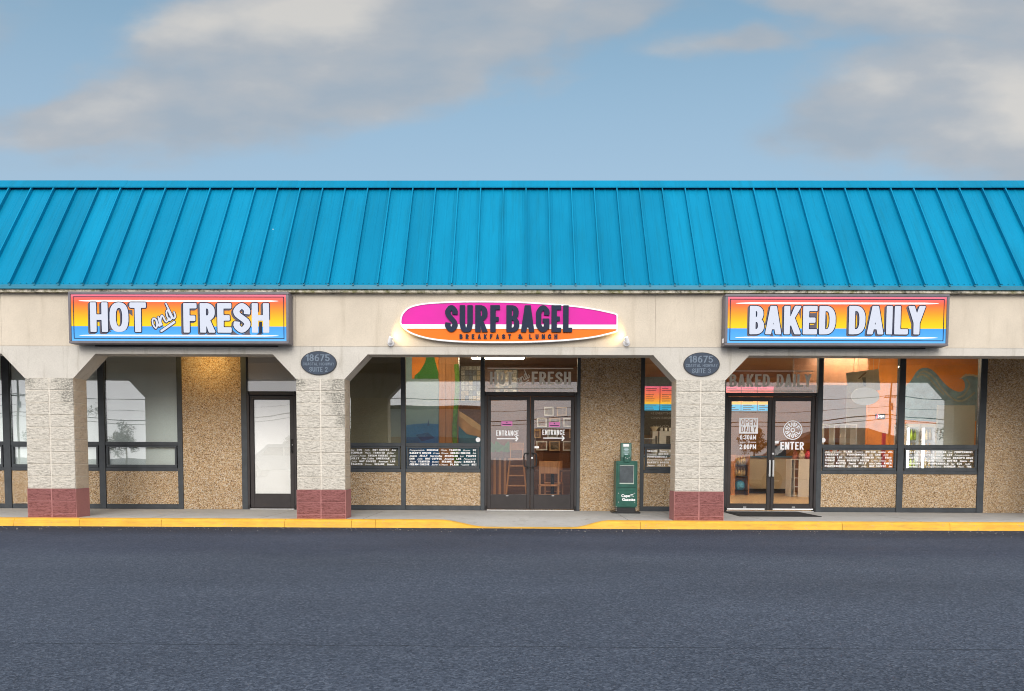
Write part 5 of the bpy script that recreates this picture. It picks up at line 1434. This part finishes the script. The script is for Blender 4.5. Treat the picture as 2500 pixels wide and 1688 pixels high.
# right windows: display cubes, artwork, oval sign, neon, coolers, wave mural, fridge
YF = 3.0
a, b = axz(2288, 1050, YF)[0], axz(2380, 1050, YF)[0]; zt_ = axz(2330, 990, YF)[1]
fg = thing('partition_board', 'tall pale grey board standing just behind the window', 'board', ((a+b)/2, YF, 0))
boxo('panel', mat('pale_grey_enamel', (.46, .50, .48), .4, var=(1.5, .05)), fg, a, YF, .05, b, YF+.05, zt_, bev=.006)
for fx in (a+.06, b-.10): boxo('foot', BLACK, fg, fx, YF-.12, 0, fx+.04, YF+.17, .049)
YV = 6.6
wv = thing('wave_mural', 'orange wall mural with a curling grey blue wave', 'mural', (axz(2270, 950, YV)[0], YV, 0))
a, b = axz(2120, 950, YV)[0], axz(2398, 950, YV)[0]
boxo('wall_panel', MOR, wv, a, YV, 0, b, YV+.1, ZI-.003)
VP = lambda u, v: (2000+u/5.81, 870+v/5.81)
wave = [(1180, 470), (1290, 360), (1330, 300), (1390, 210), (1480, 165), (1580, 185), (1670, 260), (1760, 370), (1850, 450), (1950, 500), (2020, 500), (2062, 460), (2060, 370), (2020, 320), (1985, 325), (2030, 290), (2080, 262), (2160, 260), (2230, 290), (2280, 285), (2310, 900), (1180, 900)]
WVM = mat('wave_paint', (.14, .27, .36), .6, var=(5, .35))
MB().prism(poly_at([VP(*p) for p in _cr(wave, 4)], YV), YV-.006, YV-.0005).obj('wave', WVM, wv)
MB().prism(poly_at([VP(*p) for p in ((1985, 325), (2030, 285), (2060, 262), (2080, 245), (2100, 262), (2130, 245), (2150, 262), (2190, 255), (2220, 275), (2250, 262), (2265, 300), (2230, 298), (2160, 280), (2080, 285), (2020, 315))], YV), YV-.010, YV-.0065).obj('foam', mat('foam_paint', (.5, .45, .35), .6), wv)
for pts in ([(1420, 240), (1480, 215), (1560, 245), (1650, 330), (1750, 470), (1860, 580), (1980, 640), (2100, 600), (2200, 520)], [(2090, 330), (2130, 400), (2100, 480), (2040, 560), (1960, 590)], [(1390, 300), (1450, 260), (1540, 300), (1640, 410), (1760, 540)]):
    flat(inked([[axz(*VP(*p), YV) for p in pts]], .022), YV-.0075).obj('wave_line', mat('wave_highlight', (.30, .31, .26), .6, var=(6, .3)), wv)
YCo = 6.0
for k, (p0, p1) in enumerate(((2211, 2246), (2248, 2286))):
    a, b = axz(p0, 1080, YCo)[0], axz(p1, 1080, YCo)[0]; zt_ = axz(2240, 1035, YCo)[1]
    t_ = thing('drinks_cooler', ['glass door drinks cooler with lime and green bottles', 'glass door drinks cooler with amber bottles beside the pale grey board'][k], 'cooler', ((a+b)/2, YCo, 0))
    MB().box(a, YCo, 0, a+.03, YCo+.6, zt_).box(b-.03, YCo, 0, b, YCo+.6, zt_).box(a+.031, YCo+.56, 0, b-.031, YCo+.6, zt_).box(a+.031, YCo+.001, zt_-.08, b-.031, YCo+.559, zt_-.001).box(a+.031, YCo+.001, 0, b-.031, YCo+.559, .12).obj('cabinet', mat('cooler_enamel', (.5, .5, .5), .4), t_)
    boxo('led_tube', LED, t_, a+.04, YCo+.012, .2, a+.095, YCo+.05, zt_-.1)
    boxo('door_glass', GLASSD, t_, a+.031, YCo+.004, .121, b-.031, YCo+.010, zt_-.081)
    for j, z in enumerate((.45, .80, 1.15, 1.48)):
        boxo('shelf', ALU, t_, a+.08, YCo+.07, z, b-.035, YCo+.55, z+.012)
        for u in range(3):
            o = bpy.data.objects.new('bottle', [btm, btm][0].copy()); o.data.materials[0] = [[BOT, mat('lime_drink', (.45, .55, .05), .3)], [mat('orange_drink', (.6, .3, .03), .3), BOT]][k][j % 2]
            place(o, None, (a+.13+.085*u, YCo+.16, z+.0125)); tag(o, 'bottle on the '+('lowest', 'second', 'third', 'top')[j]+[' shelf of the lime and green drinks cooler', ' shelf of the amber drinks cooler'][k], 'bottle', 'bottles in the coolers')
# hanging art
YA = 4.3
hb = [(2065.5, 911), (2144, 901.5), (2149, 953), (2072, 960)]
t_ = thing('hanging_artwork', 'tilted pale painting hung on strings inside the window', 'artwork', (axz(2106, 955, YA)[0], YA, 2.6))
MB().prism(poly_at(hb, YA), YA-.012, YA+.012).obj('canvas', mat('canvas_paint', (.46, .45, .34), .7, var=(4, .2)), t_)
MB().prism(poly_at([(2104, 922), (2113, 922), (2113, 944), (2108, 944)], YA), YA-.015, YA-.0125).obj('painted_figure', mat('figure_paint', (.04, .06, .07), .7), t_)
MB().prism(poly_at([(2094, 925), (2110, 910), (2115, 909), (2113, 913), (2097, 926)], YA), YA-.018, YA-.0155).obj('painted_board', WOODD, t_)
for px_, py_ in ((2084, 909), (2145, 902)):
    p = at(px_, py_, YA); MB().tube((p.x, YA, p.z), (p.x+.02, YA, ZI-.003), .006, .006, 6).obj('string', WALLC, t_)
YO = 2.55
c = axz(2112.5, 968, YO); t_ = thing('oval_sign', 'blank white oval hanging sign behind the window', 'sign', (c[0], YO, c[1]-.17))
MB().prism([(c[0]+.275*math.cos(t), c[1]+.172*math.sin(t)) for t in (2*math.pi*i/40 for i in range(40))], YO, YO+.02).obj('oval_panel', mat('white_sign_back', (.75, .75, .76), .5), t_)
for sx in (-.15, .15): MB().tube((c[0]+sx, YO+.01, c[1]+.14), (c[0]+sx, YO+.01, ZI-.003), .003, .003, 6).obj('string', WALLC, t_)
YN = 5.0
t_ = thing('neon_sign', 'small lit sign reading pepsi deep inside the window', 'neon sign', (axz(2145, 1018, YN)[0], YN, axz(2145, 1020, YN)[1]))
a, b = axz(2144, 1020.5, YN), axz(2158, 1014, YN)
typed('pepsi', a[0], a[1]+.015, .06, b[0]-a[0], YN-.01).obj('lettering', mat('neon_white', (.9, .9, .9), .4, emit=((.9, .9, 1), 2.5)), t_)
MB().prism(poly_at([(2138, 1023), (2141, 1012), (2143, 1012), (2142, 1020)], YN), YN-.012, YN-.006).obj('red_swoosh', mat('neon_red', (.8, .05, .08), .4, emit=((.9, .05, .1), 1.5)), t_)
boxo('backing', BLACK, t_, a[0]-.06, YN+.0, a[1]-.03, b[0]+.03, YN+.02, b[1]+.03)
# shelf of cubes behind the sill, small boxes
YS_ = 4.8
a, b = axz(2010, 1060, YS_)[0], axz(2092, 1060, YS_)[0]; zt_ = axz(2040, 1036, YS_)[1]
t_ = thing('cube_shelf', 'white open cube shelf standing behind the window', 'shelf', ((a+b)/2, YS_, 0)); nx_ = 3
for k in range(nx_+1): boxo('upright', BOARDW, t_, a+(b-a-.02)*k/nx_, YS_, 0, a+(b-a-.02)*k/nx_+.02, YS_+.3, zt_-.021)
boxo('top_board', BOARDW, t_, a, YS_, zt_-.02, b, YS_+.3, zt_)
for z in (.1, .45, .80, 1.15):
    for k in range(nx_): boxo('shelf', BOARDW, t_, a+(b-a-.02)*k/nx_+.021, YS_+.005, z, a+(b-a-.02)*(k+1)/nx_-.001, YS_+.3, z+.02)
for lab, px_, col in (('orange snack box on the window shelf', 2041, (.7, .16, .05)), ('white and red snack box on the window shelf', 2079, (.6, .45, .45))):
    p = at(px_, 1080, YS_); o = MB().box(p.x-.07, YS_+.06, 1.171, p.x+.07, YS_+.18, 1.30).box(p.x-.05, YS_+.055, 1.19, p.x+.05, YS_+.0595, 1.27, 1).obj('snack_box', [mat('snack_card', col, .5, var=(22, .5)), BOARDW], None); tag(o, lab, 'box')
p0 = at(2150, 1060, 5.2); t_ = thing('red_standee', 'narrow red and cream display stand deep inside the window', 'display', (p0.x, 5.2, 0))
boxo('cream_bin', mat('cream_card', (.55, .45, .30), .6, var=(14, .3)), t_, p0.x-.22, 5.2, 0, p0.x+.02, 5.5, 1.30); boxo('red_panel', mat('red_card', (.5, .02, .02), .5), t_, p0.x+.05, 5.2, 0, p0.x+.12, 5.25, 1.62)
boxo('wood_soffit', WOODD, B, axz(2002, 900, 5.6)[0]-.6, 5.6, 2.75, axz(2118, 900, 5.6)[0], 5.7, ZI-.004)

# ------------------------------------------------------------------ across the lot (seen in the glass)
def mirror(px, py, y):
    """point behind the camera whose image in the shop glass falls on that pixel"""
    p = at(px, py, 2*YW-y); return Vector((p.x, y, p.z))


PALES = mat('pale_siding', (.55, .52, .47), .7, var=(.6, .06)); BRK = m_brickwall(); DKR = mat('dark_shingle', (.07, .06, .06), .8, var=(2, .3)); BKG = mat('far_window', (.03, .04, .05), .1)


def far_shop(label, xa, xb, y, h, hb, sign=None):
    t_ = thing('far_shop', label, 'building', ((xa+xb)/2, y-6, GZ))
    boxo('brick_base', BRK, t_, xa, y-12, GZ, xb, y, hb); boxo('wall', PALES, t_, xa+.02, y-12, hb+.001, xb-.02, y-.02, h); boxo('parapet', DKR, t_, xa-.1, y-12.1, h+.001, xb+.1, y+.1, h+.35)
    for k in range(int((xb-xa)/3.5)): boxo('window', BKG, t_, xa+1+k*3.5, y+.001, .6, xa+3.2+k*3.5, y+.03, 2.6)
    return t_


far_shop('pale sided shop with orange brick base mirrored in the windows beside the surfboard sign', -19, -4.2, -70, 6.4, 3.3)
far_shop('long low brick shop mirrored in the ENTRANCE doors', 2, 24, -88, 4.6, 3.0)
t_ = thing('far_house', 'low house with a dark hipped roof mirrored in the right window', 'house', (50, -106, GZ)); boxo('wall', PALES, t_, 42, -112, GZ, 60, -102, 3.0)
MB().add([(41, -113, 3.0), (61, -113, 3.0), (61, -101, 3.0), (41, -101, 3.0), (47, -107, 6.0), (55, -107, 6.0)], [(0, 3, 2, 1), (0, 1, 5, 4), (1, 2, 5), (2, 3, 4, 5), (3, 0, 4)]).obj('roof', DKR, t_)
POLE = m_wood('weathered_pole', (.10, .075, .05), (.17, .13, .09))
YPL = -98; poles = [-118, -75, -33, 12, 54, 97]
for i, x in enumerate(poles):
    t_ = thing('utility_pole', 'tall wooden utility pole with crossarms across the road, mirrored in the glass', 'utility pole', (x, YPL, GZ), 'utility poles across the road')
    MB().tube((x, YPL, GZ), (x+.25, YPL, 15), .17, .11, 10).obj('pole', POLE, t_); boxo('crossarm', POLE, t_, x-.75, YPL-.16, 10.0, x+1.05, YPL-.04, 10.14); boxo('crossarm', POLE, t_, x-.6, YPL-.16, 13.4, x+1.0, YPL-.04, 13.52)
    for k in range(4): MB().tube((x-.55+.5*k, YPL-.1, 10.14), (x-.55+.5*k, YPL-.1, 10.34), .05, .03, 8).obj('insulator', ALU, t_)
    MB().tube((x+.3, YPL+.1, 8.2), (x+.3, YPL+.1, 9.2), .25, .25, 12).obj('transformer', GREYW, t_)
WIRE = mat('wire_black', (.02, .02, .02), .6)
for lab, z, dy_, r in (('power line strung along the highest crossarms', 13.5, -.1, .03), ('power line strung along the lower crossarms', 10.35, -.3, .03), ('power line strung just inside the lower crossarms', 10.35, .2, .03), ('thick telephone cable strung below the crossarms', 7.6, .12, .07), ('thin telephone cable strung lowest on the poles', 7.0, .16, .045), ('service cable strung between telephone and power lines', 8.7, .15, .03)):
    pts = []
    for a, b in zip(poles[:-1], poles[1:]):
        for k in range(10): u = k/10; pts.append((a+(b-a)*u, YPL+dy_, z-4*u*(1-u)*(.9 if z > 8 else 1.3)))
    o = MB().path(pts, r, 5).obj('overhead_wire', WIRE, None); tag(o, lab+' across the road', 'wire', 'overhead wires across the road')
# trees
TRK = mat('bark', (.13, .11, .09), .9, var=(8, .3)); LF = [mat('tree_leaf', c, .6, var=(1.5, .35)) for c in ((.045, .075, .025), (.06, .09, .03), (.035, .06, .03))]


def tree(label, x, y, h, rr, seed):
    q = random.Random(seed); t_ = thing('tree', label, 'tree', (x, y, GZ), 'trees across the road')
    mb = MB().tube((x, y, GZ), (x+q.uniform(-.2, .2), y, h*.5), .024*h, .014*h, 8)
    for k in range(5):
        an = q.uniform(0, 6.28); mb.tube((x, y, h*.4), (x+math.cos(an)*rr*.6, y+math.sin(an)*rr*.6, h*q.uniform(.6, .85)), .09, .03, 6)
    mb.obj('trunk', TRK, t_)
    cl = [(q.gauss(0, rr*.42), q.gauss(0, rr*.42), h*.60+q.gauss(0, h*.15), q.uniform(.5, 1.0)*rr*.42) for _ in range(26)]; mb = MB()
    for cx_, cy_, cz_, cr2 in cl:
        for _ in range(90):
            d_ = Vector((q.gauss(0, 1), q.gauss(0, 1), q.gauss(0, 1))).normalized()*cr2*q.random()**.4; s_ = q.uniform(.10, .22)
            u_ = Vector((q.gauss(0, 1), q.gauss(0, 1), q.gauss(0, 1))).normalized(); v_ = u_.orthogonal().normalized(); c_ = Vector((x+cx_, y+cy_, cz_))+d_
            mb.add([c_-u_*s_, c_+v_*s_*.6, c_+u_*s_, c_-v_*s_*.6], [(0, 1, 2, 3)])
    me = bpy.data.meshes.new('crown'); me.from_pydata(mb.v, [], mb.f); me.materials.append(LF[seed % 3]); place(bpy.data.objects.new('crown', me), t_)


for i, (x, y, h) in enumerate(((-62, -104, 6), (-54, -106, 5), (-46, -104, 5.5), (-36, -106, 4.5), (-27, -108, 5.5), (30, -112, 7), (38, -110, 6.5), (63, -110, 7.5), (70, -108, 8), (78, -110, 7), (-72, -104, 9.5))):
    tree('leafy green tree beyond the road, '+('past the pale sided shop' if x < 0 else 'beside the low hipped roof house'), x, y, h, h*.38, i)
# parked cars behind the camera
CARW = mat('white_car_paint', (.72, .73, .74), .25, coat=.8); CARG = mat('silver_car_paint', (.36, .37, .39), .55, metal=.2); TYRE = mat('tyre', (.02, .02, .02), .8); CGL = mat('car_glass', (.02, .025, .03), .05)


def car(label, x, y, rz, paint):
    t_ = thing('parked_car', label, 'car', (0, 0, 0), 'cars parked across the lot')
    side = [(-2.3, .35), (-2.32, .75), (-2.2, 1.0), (-1.25, 1.10), (-.55, 1.66), (1.35, 1.70), (2.05, 1.15), (2.25, 1.02), (2.3, .55), (2.2, .32)]
    MB().prism(side, -.9, .9).obj('body', paint, t_, bev=.07, seg=3)
    for s_ in (-1, 1):
        MB().prism([(-1.0, 1.14), (-.50, 1.58), (.30, 1.60), (.30, 1.14)], s_*.905-.004, s_*.905+.004).obj('window', CGL, t_); MB().prism([(.38, 1.14), (.38, 1.60), (1.25, 1.60), (1.75, 1.16)], s_*.905-.004, s_*.905+.004).obj('window', CGL, t_)
        for wx in (-1.45, 1.45):
            wl = MB().tube((wx, s_*.72, .23), (wx, s_*.93, .23), .36, .36, 24).obj('wheel', TYRE, t_)
            rm = MB().tube((wx, s_*.931, .23), (wx, s_*.938, .23), .25, .25, 24); rm.obj('rim', BLACK, wl)
            for k in range(5):
                an = 2*math.pi*k/5; MB().tube((wx, s_*.945, .23), (wx+.24*math.cos(an), s_*.945, .23+.24*math.sin(an)), .035, .028, 6).obj('spoke', ALU, wl)
        boxo('headlight', BOARDW, t_, -2.325, s_*.62-.2, .72, -2.30, s_*.62+.2, .86); boxo('tail_light', mat('tail_red', (.4, .02, .02), .3), t_, 2.24, s_*.7-.15, .75, 2.29, s_*.7+.15, 1.0)
    t_.location = (x, y, 0); t_.rotation_euler = (0, 0, rz)


car('white sport utility car mirrored in the white filmed door', -13.6, -27, 0, CARW)
car('silver car parked side on, mirrored in the ENTER doors', 10.4, -11.4, 0, CARG)
car('white car parked further off, mirrored in the right windows', 17, -30, math.pi, CARW)
